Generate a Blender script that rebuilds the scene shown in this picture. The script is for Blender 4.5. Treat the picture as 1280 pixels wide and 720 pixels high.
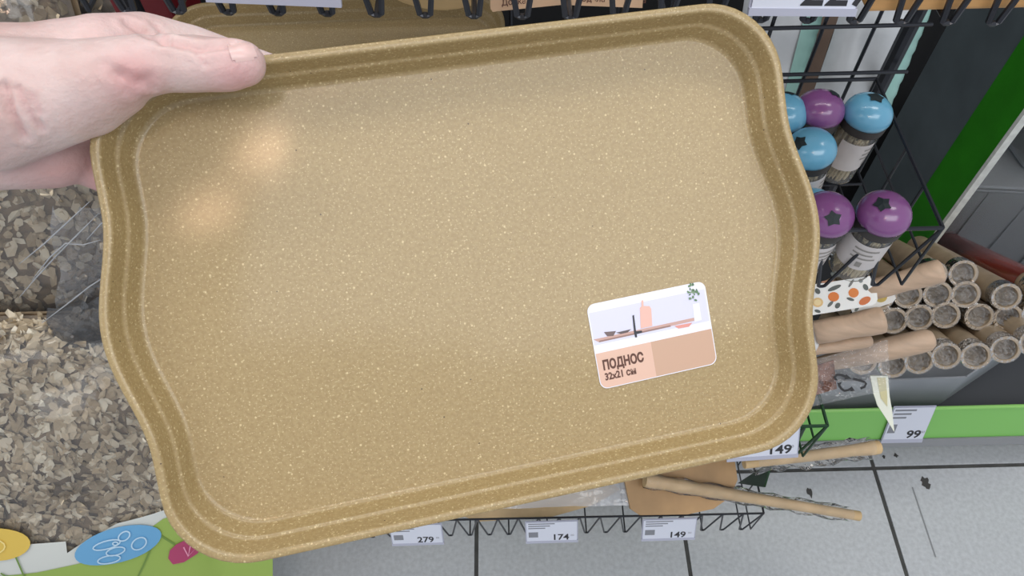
import bpy, bmesh, math, random
from mathutils import Vector, Matrix, noise
import numpy as np
random.seed(7)
for o in list(bpy.data.objects): bpy.data.objects.remove(o)
S = bpy.context.scene
COL = S.collection
V = Vector
# ------------------------------------------------------------------ camera
FPX = 930.0
PITCH, ROLL = math.radians(55.5), math.radians(1.4)
CAM = V((0, 0, 1.45))
FW = V((0, math.cos(PITCH), -math.sin(PITCH)))
UP0 = V((0, math.sin(PITCH), math.cos(PITCH)))
CU = UP0 * math.cos(ROLL) + V((1, 0, 0)) * math.sin(ROLL)
CR = V((1, 0, 0)) * math.cos(ROLL) - UP0 * math.sin(ROLL)
cd = bpy.data.cameras.new('camera'); cam = bpy.data.objects.new('camera', cd); COL.objects.link(cam)
cd.sensor_width = 36; cd.lens = FPX / 1280 * 36; cd.clip_start = .01; cd.clip_end = 60
cm = Matrix((CR, CU, -FW)).transposed().to_4x4(); cm.translation = CAM
cam.matrix_world = cm; S.camera = cam
# ------------------------------------------------------------------ world, lights, exposure
w = bpy.data.worlds.new('world'); S.world = w; w.use_nodes = True
w.node_tree.nodes['Background'].inputs[0].default_value = (.86, .91, 1.0, 1)
w.node_tree.nodes['Background'].inputs[1].default_value = .57
S.view_settings.view_transform = 'Standard'; S.view_settings.look = 'None'
S.view_settings.exposure = 0.0; S.view_settings.gamma = 1.0; S.view_settings.use_curve_mapping = False
def area(name, loc, sx, sy, power, col=(1, .96, .90), rx=0, ry=0, rz=0):
    l = bpy.data.lights.new(name, 'AREA'); l.shape = 'RECTANGLE'; l.size = sx; l.size_y = sy
    l.energy = power; l.color = col
    o = bpy.data.objects.new(name, l); COL.objects.link(o); o.location = loc
    o.rotation_euler = (math.radians(rx), math.radians(ry), math.radians(rz))
    return o
area('ceiling_luminaire', (1.03, -1.08, 3.0), 2.1, 1.25, 33, (.97, .99, 1.0))
area('ceiling_luminaire', (-2.0, -1.08, 3.0), 1.6, 1.25, 15, (.97, .99, 1.0))
area('ceiling_luminaire', (.1, .80, 3.2), 3.2, .35, 27, (1, .97, .93))
def glow_light(loc, power, r):  # added warm light, only there to reflect as glow spots on the tray
    l = bpy.data.lights.new('added_glow_light', 'POINT'); l.energy = power; l.color = (1, .62, .38); l.shadow_soft_size = r
    o = bpy.data.objects.new('added_glow_light', l); COL.objects.link(o); o.location = loc
for p, pw in (((.13, -.77, 3.0), 2.4), ((.00, -1.02, 3.0), 4.6), ((-.12, -1.17, 3.0), 3.8)): glow_light(p, pw, .055)

# ------------------------------------------------------------------ helpers
def ray(u, v): return FW + CR * ((u - 640) / FPX) + CU * ((360 - v) / FPX)
def at(u, v, Y=None, Z=None, X=None, D=None):
    d = ray(u, v)
    if Y is not None: t = Y / d.y
    elif Z is not None: t = (Z - CAM.z) / d.z
    elif X is not None: t = X / d.x
    else: t = D
    return CAM + d * t
def onp(u, v, p0, n):
    d = ray(u, v); t = (p0 - CAM).dot(n) / d.dot(n); return CAM + d * t

MATS = {}
def mat(name, col, rough=.5, metal=0, spec=.5, var=0, vscale=40, bump=0, bscale=200, sss=0, coat=0, stretch=None, col2=None):
    if name in MATS: return MATS[name]
    m = bpy.data.materials.new(name); m.use_nodes = True; nt = m.node_tree
    b = nt.nodes['Principled BSDF']; b.inputs['Roughness'].default_value = rough
    b.inputs['Metallic'].default_value = metal; b.inputs['Specular IOR Level'].default_value = spec
    b.inputs['Base Color'].default_value = (*col, 1)
    if coat: b.inputs['Coat Weight'].default_value = coat; b.inputs['Coat Roughness'].default_value = .1
    if sss:
        b.inputs['Subsurface Weight'].default_value = sss; b.inputs['Subsurface Scale'].default_value = .004
        b.inputs['Subsurface Radius'].default_value = (1, .4, .25)
    tc = nt.nodes.new('ShaderNodeTexCoord'); src = tc.outputs['Object']
    if stretch:
        mp = nt.nodes.new('ShaderNodeMapping'); mp.inputs['Scale'].default_value = stretch
        nt.links.new(src, mp.inputs[0]); src = mp.outputs[0]
    if var:
        n = nt.nodes.new('ShaderNodeTexNoise'); n.inputs['Scale'].default_value = vscale; n.inputs['Detail'].default_value = 5
        r = nt.nodes.new('ShaderNodeValToRGB')
        c2 = col2 or tuple(max(0, c * (1 - var)) for c in col)
        r.color_ramp.elements[0].position = .32; r.color_ramp.elements[1].position = .68
        r.color_ramp.elements[0].color = (*c2, 1); r.color_ramp.elements[1].color = (*[min(1, c * (1 + var * .4)) for c in col], 1)
        nt.links.new(src, n.inputs['Vector']); nt.links.new(n.outputs['Fac'], r.inputs[0]); nt.links.new(r.outputs[0], b.inputs['Base Color'])
    if bump:
        n2 = nt.nodes.new('ShaderNodeTexNoise'); n2.inputs['Scale'].default_value = bscale; n2.inputs['Detail'].default_value = 3
        bp = nt.nodes.new('ShaderNodeBump'); bp.inputs['Strength'].default_value = bump; bp.inputs['Distance'].default_value = .002
        nt.links.new(src, n2.inputs['Vector']); nt.links.new(n2.outputs['Fac'], bp.inputs['Height']); nt.links.new(bp.outputs[0], b.inputs['Normal'])
    MATS[name] = m; return m
def film_mat(name, tint=(.95, .96, .97), haze=.12, gloss=.25, bump=.6, bscale=40, stretch=(1, 1, 1), rough=.08):
    if name in MATS: return MATS[name]
    m = bpy.data.materials.new(name); m.use_nodes = True; nt = m.node_tree; nt.nodes.clear()
    out = nt.nodes.new('ShaderNodeOutputMaterial')
    tr = nt.nodes.new('ShaderNodeBsdfTransparent'); tr.inputs[0].default_value = (*tint, 1)
    gl = nt.nodes.new('ShaderNodeBsdfGlossy'); gl.inputs['Roughness'].default_value = rough
    df = nt.nodes.new('ShaderNodeBsdfDiffuse'); df.inputs[0].default_value = (.8, .82, .85, 1)
    m1 = nt.nodes.new('ShaderNodeMixShader'); m1.inputs[0].default_value = haze
    m2 = nt.nodes.new('ShaderNodeMixShader')
    lw = nt.nodes.new('ShaderNodeLayerWeight'); lw.inputs[0].default_value = gloss
    tc = nt.nodes.new('ShaderNodeTexCoord'); mp = nt.nodes.new('ShaderNodeMapping'); mp.inputs['Scale'].default_value = stretch
    n = nt.nodes.new('ShaderNodeTexNoise'); n.inputs['Scale'].default_value = bscale; n.inputs['Detail'].default_value = 2
    bp = nt.nodes.new('ShaderNodeBump'); bp.inputs['Strength'].default_value = bump; bp.inputs['Distance'].default_value = .01
    L = nt.links.new
    L(tc.outputs['Object'], mp.inputs[0]); L(mp.outputs[0], n.inputs['Vector']); L(n.outputs['Fac'], bp.inputs['Height'])
    L(bp.outputs[0], gl.inputs['Normal']); L(bp.outputs[0], lw.inputs['Normal'])
    L(tr.outputs[0], m1.inputs[1]); L(df.outputs[0], m1.inputs[2])
    L(lw.outputs['Fresnel'], m2.inputs[0]); L(m1.outputs[0], m2.inputs[1]); L(gl.outputs[0], m2.inputs[2]); L(m2.outputs[0], out.inputs[0])
    MATS[name] = m; return m
def srgb(r, g, b):
    f = lambda c: ((c / 255 + .055) / 1.055) ** 2.4 if c / 255 > .04045 else c / 255 / 12.92
    return (f(r), f(g), f(b))

WM = {}
def thing(name, label, cat, loc=(0, 0, 0), M=None, group=None):
    o = bpy.data.objects.new(name, None); COL.objects.link(o); o.empty_display_size = .02
    mm = M.copy() if M is not None else Matrix.Translation(V(loc))
    o.matrix_world = mm; WM[o] = mm
    o['label'] = label; o['category'] = cat
    if group: o['group'] = group
    return o
def tag(o, label, cat, group=None):
    o['label'] = label; o['category'] = cat
    if group: o['group'] = group
    return o
def mesh(name, geo, smooth=False, angle=None):
    me = bpy.data.meshes.new(name); me.from_pydata([tuple(v) for v in geo[0]], [], geo[1]); me.validate()
    if smooth:
        me.polygons.foreach_set('use_smooth', [True] * len(me.polygons))
        if angle:
            me.set_sharp_from_angle(angle=math.radians(angle))
    return me
def add(name, geo, m, parent=None, smooth=False, angle=None, world=False, kind=None):
    """one mesh object; world=True: verts are world coordinates, moved into the parent's frame"""
    vs, fs = geo
    if parent is not None and world:
        inv = WM[parent].inverted(); vs = [inv @ V(v) for v in vs]
    me = mesh(name, (vs, fs), smooth, angle); me.materials.append(m)
    o = bpy.data.objects.new(name, me); COL.objects.link(o)
    if parent is not None:
        o.parent = parent; WM[o] = WM[parent]
    else: WM[o] = Matrix()
    if kind: o['kind'] = kind
    return o
def rebase(o):
    """origin of a world-built top-level mesh at its base"""
    me = o.data; c = V((0, 0, 0)); zs = 1e9
    for v in me.vertices: c += v.co; zs = min(zs, v.co.z)
    c /= max(1, len(me.vertices)); c.z = zs
    me.transform(Matrix.Translation(-c)); o.location = c; WM[o] = Matrix.Translation(c); return o
def copy_tree(o, parent=None):
    c = o.copy(); COL.objects.link(c); c.parent = parent
    for ch in o.children: copy_tree(ch, c)
    return c
def join(*gs):
    vs, fs = [], []
    for g in gs:
        k = len(vs); vs += list(g[0]); fs += [tuple(i + k for i in f) for f in g[1]]
    return vs, fs
def xf(g, M): return [M @ V(v) for v in g[0]], g[1]
def box(x0, x1, y0, y1, z0, z1):
    v = [V((x, y, z)) for z in (z0, z1) for y in (y0, y1) for x in (x0, x1)]
    return v, [(0, 2, 3, 1), (4, 5, 7, 6), (0, 1, 5, 4), (2, 6, 7, 3), (0, 4, 6, 2), (1, 3, 7, 5)]
def bevbox(x0, x1, y0, y1, z0, z1, b):
    bm = bmesh.new(); vs, fs = box(x0, x1, y0, y1, z0, z1)
    bv = [bm.verts.new(v) for v in vs]
    for f in fs: bm.faces.new([bv[i] for i in f])
    bmesh.ops.bevel(bm, geom=bm.edges[:], offset=b, segments=2, affect='EDGES', profile=.6)
    bm.verts.index_update(); r = ([v.co.copy() for v in bm.verts], [tuple(v.index for v in f.verts) for f in bm.faces]); bm.free(); return r
def tube(pts, r, seg=8, closed=False, caps=True):
    pts = [V(p) for p in pts]; n = len(pts); rs = r if isinstance(r, (list, tuple)) else [r] * n
    vs, fs = [], []; prev = None
    for i, p in enumerate(pts):
        if closed: t = pts[(i + 1) % n] - pts[i - 1]
        else: t = pts[min(i + 1, n - 1)] - pts[max(i - 1, 0)]
        t.normalize()
        if prev is None:
            a = V((0, 0, 1)) if abs(t.z) < .9 else V((1, 0, 0)); u = t.cross(a).normalized()
        else: u = (prev - t * prev.dot(t)).normalized()
        prev = u; wv = t.cross(u)
        for k in range(seg):
            th = 2 * math.pi * k / seg; vs.append(p + (u * math.cos(th) + wv * math.sin(th)) * rs[i])
    m = n if closed else n - 1
    for i in range(m):
        for k in range(seg):
            a = i * seg + k; b = i * seg + (k + 1) % seg; c = ((i + 1) % n) * seg + (k + 1) % seg; d = ((i + 1) % n) * seg + k
            fs.append((a, b, c, d))
    if caps and not closed:
        fs.append(tuple(range(seg - 1, -1, -1))); fs.append(tuple((n - 1) * seg + k for k in range(seg)))
    return vs, fs
def capsule(p, q, r0, r1, seg=16, k=5):
    p, q = V(p), V(q); t = (q - p).normalized(); pts, rs = [], []
    for i in range(k): a = math.pi / 2 * (1 - i / k); pts.append(p - t * r0 * math.sin(a)); rs.append(max(1e-4, r0 * math.cos(a)))
    pts.append(p); rs.append(r0); pts.append(q); rs.append(r1)
    for i in range(1, k + 1): a = math.pi / 2 * i / k; pts.append(q + t * r1 * math.sin(a)); rs.append(max(1e-4, r1 * math.cos(a)))
    return tube(pts, rs, seg)
def lathe(prof, seg=24):
    vs, fs = [], []; n = len(prof)
    for r, z in prof:
        for k in range(seg): th = 2 * math.pi * k / seg; vs.append(V((r * math.cos(th), r * math.sin(th), z)))
    for i in range(n - 1):
        for k in range(seg): fs.append((i * seg + k, i * seg + (k + 1) % seg, (i + 1) * seg + (k + 1) % seg, (i + 1) * seg + k))
    if prof[0][0] > 1e-5: pass
    return vs, fs
def prism(poly, h):
    """polygon (x,y) extruded z 0..h"""
    n = len(poly); vs = [V((p[0], p[1], 0)) for p in poly] + [V((p[0], p[1], h)) for p in poly]
    fs = [tuple(range(n - 1, -1, -1)), tuple(range(n, 2 * n))] + [(i, (i + 1) % n, n + (i + 1) % n, n + i) for i in range(n)]
    return vs, fs
def slab(poly3, nrm, t):
    """3D polygon given thickness t against its normal"""
    n = len(poly3); vs = [V(p) for p in poly3] + [V(p) - nrm * t for p in poly3]
    fs = [tuple(range(n)), tuple(range(2 * n - 1, n - 1, -1))] + [(i, n + i, n + (i + 1) % n, (i + 1) % n) for i in range(n)]
    return vs, fs
def rrect(wd, ht, r, n=5):
    p = []
    for cx, cy, a0 in ((wd / 2 - r, ht / 2 - r, 0), (-wd / 2 + r, ht / 2 - r, 90), (-wd / 2 + r, -ht / 2 + r, 180), (wd / 2 - r, -ht / 2 + r, 270)):
        for i in range(n + 1): a = math.radians(a0 + 90 * i / n); p.append((cx + r * math.cos(a), cy + r * math.sin(a)))
    return p
def ell(cx, cy, rx, ry, rot=0, n=20):
    c, s = math.cos(rot), math.sin(rot); p = []
    for i in range(n):
        a = 2 * math.pi * i / n; x, y = rx * math.cos(a), ry * math.sin(a); p.append((cx + x * c - y * s, cy + x * s + y * c))
    return p
def frame(o, ex, ey):
    ex = V(ex).normalized(); ez = ex.cross(V(ey)).normalized(); ey = ez.cross(ex)
    m = Matrix((ex, ey, ez)).transposed().to_4x4(); m.translation = V(o); return m
def lettering(txt, size, M, m, parent, bold=0, name='lettering', align='LEFT', sx=1.0):
    """flat print; M maps text plane to the parent's frame"""
    cu = bpy.data.curves.new('t', 'FONT'); cu.body = txt; cu.size = size; cu.offset = bold; cu.align_x = align
    cu.resolution_u = 3
    t = bpy.data.objects.new('t', cu); COL.objects.link(t)
    bpy.context.view_layer.update(); dg = bpy.context.evaluated_depsgraph_get()
    me = bpy.data.meshes.new_from_object(t.evaluated_get(dg)); bpy.data.objects.remove(t); bpy.data.curves.remove(cu)
    me.transform(M @ Matrix.Diagonal((sx, 1, 1, 1))); me.name = name; me.materials.clear(); me.materials.append(m)
    o = bpy.data.objects.new(name, me); COL.objects.link(o); o.parent = parent; WM[o] = WM[parent]; return o

INK = mat('ink', (.03, .03, .035), .6)
GREYINK = mat('grey_ink', (.25, .26, .29), .7)
PAPER = mat('tag_paper', srgb(222, 226, 238), .45)

# ------------------------------------------------------------------ setting: floor of square tiles
tile_m = mat('floor_tile', srgb(194, 197, 200), .40, var=.13, vscale=130, bump=.12, bscale=260)
grout_m = mat('grout', srgb(78, 78, 76), .9, var=.3)
floor = add('floor', box(-2.6, 2.6, -1.9, 2.2, -.03, -.003), grout_m); floor['kind'] = 'structure'
TS, G = .4, .0075
tg = bevbox(-TS / 2 + G / 2, TS / 2 - G / 2, -TS / 2 + G / 2, TS / 2 - G / 2, -.012, 0, .0012)
tme = mesh('tile', tg); tme.materials.append(tile_m)
for i in range(-5, 6):
    for j in range(-4, 4):
        o = bpy.data.objects.new('tile', tme); COL.objects.link(o); o.parent = floor; WM[o] = Matrix()
        o.location = (-.08 + TS * (i + .5), .535 + TS * (j + .5), random.uniform(-.0006, 0))
stain_m = mat('stain', srgb(70, 68, 66), .8)
def blob(cx, cy, r, n=14, rag=.5, sy=1):
    return [(cx + r * (1 + random.uniform(-rag, rag)) * math.cos(2 * math.pi * k / n), cy + sy * r * (1 + random.uniform(-rag, rag)) * math.sin(2 * math.pi * k / n)) for k in range(n)]
for (u, v, r, sy) in ((1157, 604, .009, 1.2), (1096, 566, .004, 1), (1120, 569, .004, 1), (1012, 615, .004, 2.4), (1105, 571, .003, 1)):
    c = at(u, v, Z=.0005)
    add('stain', xf(prism(blob(c.x, c.y, r, sy=sy), .0006), Matrix.Translation((0, 0, .0001))), stain_m, floor)
c = at(1154, 650, Z=0)
add('stain', xf(prism([(c.x - .0012, c.y - .07), (c.x + .0012, c.y - .07), (c.x + .0014, c.y + .065), (c.x - .001, c.y + .065)], .0005), Matrix.Translation((0, 0, .0001))), mat('stain_faint', srgb(140, 142, 144), .7), floor)

# ------------------------------------------------------------------ gondola: base deck, price rail, back panel, divider
white_edge = mat('white_edge', srgb(225, 228, 222), .6, var=.15, vscale=90)
green_m = mat('green_panel', srgb(48, 140, 28), .45, var=.18, vscale=14, bump=.05)
dark_m = mat('dark_panel', srgb(92, 103, 107), .6, var=.25, vscale=8)
black_m = mat('black_back', srgb(12, 13, 15), .8)
shelf_m = mat('shelf_metal', srgb(150, 155, 156), .5); deck_m = mat('deck_metal', srgb(66, 68, 72), .5)
gon = thing('shelf_unit', 'grey metal shelf unit with bright green price rail and black back', 'shelf', (0, .6, 0))
add('base_deck', box(-.2, 1.6, .60, 1.12, .06, .10), deck_m, gon, world=True)
add('plinth', box(-.2, 1.6, .66, .69, 0, .06), mat('plinth', srgb(70, 72, 74), .6), gon, world=True)
add('back_panel', box(-1.9, 1.9, 1.12, 1.15, 0, 1.9), black_m, gon, world=True)
RB, RT = V((0, .552, .083)), V((0, .585, .170))
rn = V((0, -(RT.z - RB.z), (RT.y - RB.y))).normalized()
def rail_geo(x0, x1, a, b, off, th):
    p = RB.lerp(RT, a); q = RB.lerp(RT, b); poly = [V((x0, p.y, p.z)), V((x1, p.y, p.z)), V((x1, q.y, q.z)), V((x0, q.y, q.z))]
    return slab([v + rn * off for v in poly], rn, th)
rail_green = mat('rail_green', srgb(132, 198, 100), .4, coat=.3)
rl = add('price_rail', rail_geo(-.2, 1.6, .0, 1.0, 0, .004), rail_green, gon, world=True)
WMg = WM[gon]
def sub(name, geo, m, par, root):
    inv = WM[root].inverted(); o = add(name, ([inv @ V(v) for v in geo[0]], geo[1]), m); o.parent = par; WM[o] = WM[root]; return o
sub('rail_bead', tube([RT + V((-.2, 0, 0)), RT + V((1.6, 0, 0))], .0035, 8), mat('rail_bead', srgb(150, 210, 110), .3), rl, gon)
sub('rail_lip', join(rail_geo(-.2, 1.6, -.06, .16, .004, .003)), film_mat('rail_clear', (.85, .93, .88), .35, .3, .1), rl, gon)
sub('rail_web', box(-.2, 1.6, .584, .604, .085, .10), shelf_m, rl, gon)
XP = .742
dv = thing('divider_panel', 'tall green side divider with white front edge and dark grey inner part', 'panel', (XP, .9, .1))
add('green_board', box(XP, XP + .010, .803, .887, .10, 1.75), green_m, dv, world=True)
add('front_edge', box(XP - .0005, XP + .0115, .796, .803, .10, 1.75), white_edge, dv, world=True)
add('dark_board', box(XP + .002, XP + .012, .887, 1.06, .10, 1.75), dark_m, dv, world=True)
for z in (): add('seam', box(XP + .0012, XP + .002, .90, 1.05, z, z + .004), black_m, dv, world=True)

# ------------------------------------------------------------------ wire rack: mesh back + four hooked baskets
wire_m = mat('black_wire', srgb(58, 60, 66), .32, metal=.5)
gwire_m = mat('green_wire', srgb(16, 62, 30), .35, metal=.2)
XL, XR = -.335, .385
rack = thing('wire_rack', 'black wire rack with grid back and four zigzag-fronted hanging baskets', 'rack', (.08, .60, 0))
def W(*segs, r=.002): return join(*[tube(s, r, 6) for s in segs])
YM = .605
gb = add('grid_back', W(*[[(XL - .01 + .05 * k, YM, .02), (XL - .01 + .05 * k, YM, 1.34)] for k in range(15)], r=.0019), wire_m, rack, world=True)
for z in [.05 + .056 * k for k in range(24)]:
    sub('cross_wire', tube([(XL - .02, YM - .004, z), (XR + .022, YM - .004, z)], .002, 6), wire_m, gb, rack)
for x in (XL - .012, XR + .012):
    up = add('upright', tube([(x, YM + .012, 0), (x, YM + .012, 1.36)], .008, 10), wire_m, rack, world=True)
    sub('foot', xf(bevbox(-.012, .012, -.10, .10, 0, .012, .003), Matrix.Translation((x, YM + .012, 0))), wire_m, up, rack)
def basket(y0, y1, z0, z1, x0, x1, pitch, m, rr=.0017, slope=0, rails=(.5,)):
    q = lambda x, y, z: (x, y, z + slope * (x1 - x))
    b = add('basket', W([q(x0, y0, z1), q(x1, y0, z1)], [q(x1, y0, z1), q(x1, y1, z1)], [q(x0, y0, z1), q(x0, y1, z1)], [q(x0, y1, z1), q(x1, y1, z1)], r=rr * 1.2), m, rack, world=True)
    n = int((x1 - x0) / pitch + .01)
    for k in range(n):
        x = x1 - pitch * k
        sub('zigzag_wire', W([q(x, y0, z1), q(x - pitch * .5 + .0030, y0, z0 + .0008), q(x - pitch * .5 + .0012, y0, z0), q(x - pitch * .5 - .0012, y0, z0), q(x - pitch * .5 - .0030, y0, z0 + .0008), q(x - pitch, y0, z1)], r=rr), m, b, rack)
    for k in range(int((x1 - x0) / pitch / 2) + 1):
        x = x1 - pitch * (2 * k + .5)
        if x > x0: sub('floor_wire', W([q(x, y0, z0), q(x, y1, z0)], r=rr * .85), m, b, rack)
    for k in (1, 2, 3): sub('cross_wire', W([q(x0, y0 + (y1 - y0) * k / 3, z0), q(x1, y0 + (y1 - y0) * k / 3, z0)], r=rr * .85), m, b, rack)
    for x in (x0, x1):
        for k in range(5):
            y = y0 + (y1 - y0) * k / 4; sub('side_wire', W([q(x, y, z0), q(x, y, z1)], r=rr * .85), m, b, rack)
        for f in (0,) + rails: sub('side_rail', W([q(x, y0, z0 + (z1 - z0) * f), q(x, y1, z0 + (z1 - z0) * f)], r=rr * .85), m, b, rack)
    return b
basket(.372, YM - .008, 1.168, 1.245, -.235, XR, .0278, wire_m, .0019, .045)
basket(.402, YM - .008, .855, .941, XL, .376, .0517, wire_m, .0017)
b3 = basket(.372, YM - .008, .493, .592, XL, XR, .0278, gwire_m, .0019)
b4 = basket(.372, YM - .008, .165, .250, XL, .397, .0330, wire_m, .0015, .012, ())
sp = [at(967, 576, X=.397), at(924, 604, X=.397), at(957, 609, X=.397)]
sub('side_plate', slab(sp, V((1, 0, 0)), .003), gwire_m, b3, rack)

# ------------------------------------------------------------------ held tray
TR = Matrix(((0.97766, -0.13077, 0.16457), (0.20535, 0.76147, -0.61482), (-0.04492, 0.63488, 0.77131))).to_4x4()
TR.translation = V((-0.0106, 0.18955, 1.18412))
TN = TR.to_3x3() @ V((0, 0, 1))
def loc(u, v, z):  # photo ray onto the plane z of the tray frame, tray coordinates
    return TR.inverted() @ onp(u, v, TR @ V((0, 0, z)), TN)
def outline(a, b, r, A=.0097, wv=.053, n=10):
    half = []
    for k in range(33):
        y = -(b - r) + 2 * (b - r) * k / 32
        half.append((a + (A * .5 * (1 + math.cos(math.pi * y / wv)) if abs(y) < wv else 0), y))
    for k in range(1, n + 1):
        t = math.pi / 2 * k / n; half.append((a - r + r * math.cos(t), b - r + r * math.sin(t)))
    for k in range(1, 25): half.append(((a - r) * (1 - 2 * k / 24), b))
    for k in range(1, n): t = math.pi / 2 * (1 + k / n); half.append((-(a - r) + r * math.cos(t), b - r + r * math.sin(t)))
    return half + [(-x, -y) for x, y in half]
PROF = [(.0100, -.0232), (.0092, -.0228), (.0055, -.0110), (.0020, -.0050), (.0002, -.0022), (0, -.0010), (.0003, -.0003), (.0009, 0), (.0032, 0), (.0038, -.0004), (.0042, -.0014), (.0056, -.0090), (.0060, -.0100),
        (.0066, -.0104), (.0072, -.0107), (.0077, -.0115), (.0093, -.0184), (.0100, -.0194), (.0108, -.0199), (.0120, -.0200)]
def tray_geo():
    vs, fs = [], []; n = 0
    for s, z in PROF:
        o = outline(.1506 - s, .105 - s, .0348 - s * .6); n = len(o); vs += [V((x, y, z)) for x, y in o]
    for i in range(len(PROF) - 1):
        for k in range(n): fs.append((i * n + k, i * n + (k + 1) % n, (i + 1) * n + (k + 1) % n, (i + 1) * n + k))
    fs.append(tuple(range(n - 1, -1, -1))); fs.append(tuple((len(PROF) - 1) * n + k for k in range(n)))
    return vs, fs
def tray_material(name, base, dark, fleck):
    m = bpy.data.materials.new(name); m.use_nodes = True; nt = m.node_tree; L = nt.links.new; N = nt.nodes.new
    b = nt.nodes['Principled BSDF']; tc = N('ShaderNodeTexCoord'); ob = tc.outputs['Object']
    def tex_noise(sc, det=3): n = N('ShaderNodeTexNoise'); n.inputs['Scale'].default_value = sc; n.inputs['Detail'].default_value = det; L(ob, n.inputs['Vector']); return n
    def ramp(src, p0, p1, c0=(0, 0, 0, 1), c1=(1, 1, 1, 1)):
        r = N('ShaderNodeValToRGB'); r.color_ramp.elements[0].position = p0; r.color_ramp.elements[1].position = p1; r.color_ramp.elements[0].color = c0; r.color_ramp.elements[1].color = c1; L(src, r.inputs[0]); return r
    def mix(fac, a, c):
        x = N('ShaderNodeMix'); x.data_type = 'RGBA'; L(fac, x.inputs[0])
        for s, i in ((a, 6), (c, 7)):
            if isinstance(s, tuple): x.inputs[i].default_value = s
            else: L(s, x.inputs[i])
        return x.outputs[2]
    g1 = ramp(tex_noise(640, 2).outputs['Fac'], .38, .62, (*dark, 1), (*base, 1))
    n2 = ramp(tex_noise(1000, 1).outputs['Fac'], .62, .72)
    c = mix(n2.outputs[0], g1.outputs[0], (*fleck, 1))
    vo = N('ShaderNodeTexVoronoi'); vo.inputs['Scale'].default_value = 280; vo.inputs['Randomness'].default_value = 1; L(ob, vo.inputs['Vector'])
    fl = ramp(vo.outputs['Distance'], .10, .17, (1, 1, 1, 1), (0, 0, 0, 1))
    sx = N('ShaderNodeSeparateColor'); L(vo.outputs['Color'], sx.inputs[0]); pick = ramp(sx.outputs[0], .55, .6)
    mm = N('ShaderNodeMath'); mm.operation = 'MULTIPLY'; L(fl.outputs[0], mm.inputs[0]); L(pick.outputs[0], mm.inputs[1])
    c = mix(mm.outputs[0], c, (*[min(1, f * 1.10) for f in fleck], 1))
    v2 = N('ShaderNodeTexVoronoi'); v2.inputs['Scale'].default_value = 130; L(ob, v2.inputs['Vector'])
    d2 = ramp(v2.outputs['Distance'], .035, .06, (1, 1, 1, 1), (0, 0, 0, 1)); s2 = N('ShaderNodeSeparateColor'); L(v2.outputs['Color'], s2.inputs[0]); p2 = ramp(s2.outputs[1], .70, .72)
    m2 = N('ShaderNodeMath'); m2.operation = 'MULTIPLY'; L(d2.outputs[0], m2.inputs[0]); L(p2.outputs[0], m2.inputs[1])
    c = mix(m2.outputs[0], c, (.09, .055, .025, 1)); L(c, b.inputs['Base Color'])
    rr = ramp(tex_noise(700, 2).outputs['Fac'], .3, .7, (.42, .42, .42, 1), (.58, .58, .58, 1)); L(rr.outputs[0], b.inputs['Roughness'])
    b.inputs['Specular IOR Level'].default_value = .60; b.inputs['Coat Weight'].default_value = .36; b.inputs['Coat Roughness'].default_value = .11
    bp = N('ShaderNodeBump'); bp.inputs['Strength'].default_value = .35; bp.inputs['Distance'].default_value = .0006
    L(tex_noise(600, 3).outputs['Fac'], bp.inputs['Height']); L(bp.outputs[0], b.inputs['Normal'])
    return m
tray_m = tray_material('tray_composite', srgb(165, 143, 98), srgb(155, 132, 88), srgb(196, 177, 134))
held = thing('serving_tray', 'sand-coloured speckled serving tray with wavy ends and raised rim, held up by hand', 'tray', M=TR)
TG = tray_geo()
tray_body = add('tray_body', TG, tray_m, held, smooth=True, angle=55)
# --- sticker printed on the tray
SK = Matrix.Translation(V((.0779, -.0432, -.0198))) @ Matrix.Rotation(math.radians(1.6), 4, 'Z')
SWd, SHt = .0606, .0418
stick_m = mat('sticker_paper', srgb(236, 236, 246), .35)
st_o = add('sticker', xf(prism(rrect(SWd, SHt, .0038), .00025), SK), stick_m, held)
st_o['label'] = 'paper label with kitchen picture and product name'
TLc, TRc, BLc = V((122, 250)), V((732, 118)), V((203, 660))
e1, e2 = TRc - TLc, BLc - TLc; det = e1.x * e2.y - e1.y * e2.x
def st(x, y):
    d = V((x, y)) - TLc; s = (d.x * e2.y - d.y * e2.x) / det; t = (e1.x * d.y - e1.y * d.x) / det
    return (-SWd / 2 + s * SWd, SHt / 2 - t * SHt)
def sprint(name, px, col, lv, rough=.4):
    o = add(name, xf(prism([st(*p) for p in px], .00004), SK @ Matrix.Translation((0, 0, .00025 + lv * .00005))), mat('print_%02x%02x%02x' % col, srgb(*col), rough))
    o.parent = st_o; WM[o] = WM[held]; return o
def rect_bottom(x0, x1, y0, y1, rl=0, rr_=0, n=5):
    p = [(x0, y1), (x1, y1)]
    if rr_:
        for i in range(n + 1): a = -math.pi / 2 * i / n; p.append((x1 - rr_ + rr_ * math.cos(a), y0 + rr_ + rr_ * math.sin(a)))
    else: p.append((x1, y0))
    if rl:
        for i in range(n + 1): a = -math.pi / 2 - math.pi / 2 * i / n; p.append((x0 + rl + rl * math.cos(a), y0 + rl + rl * math.sin(a)))
    else: p.append((x0, y0))
    return p[::-1]
def praw(name, poly, col, lv):
    o = add(name, xf(prism(poly, .00004), SK @ Matrix.Translation((0, 0, .00025 + lv * .00005))), mat('print_%02x%02x%02x' % col, srgb(*col), .4))
    o.parent = st_o; WM[o] = WM[held]; return o
ysplit = SHt / 2 - .575 * SHt
praw('brown_field', rect_bottom(-SWd / 2 + .0004, SWd / 2 - .0004, -SHt / 2 + .0004, ysplit, .0036, .0036), (200, 164, 140), 0)
praw('name_field', rect_bottom(-SWd / 2 + .0004, -SWd / 2 + .0285, -SHt / 2 + .0004, ysplit, .0036, 0), (222, 184, 164), 1)
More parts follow.
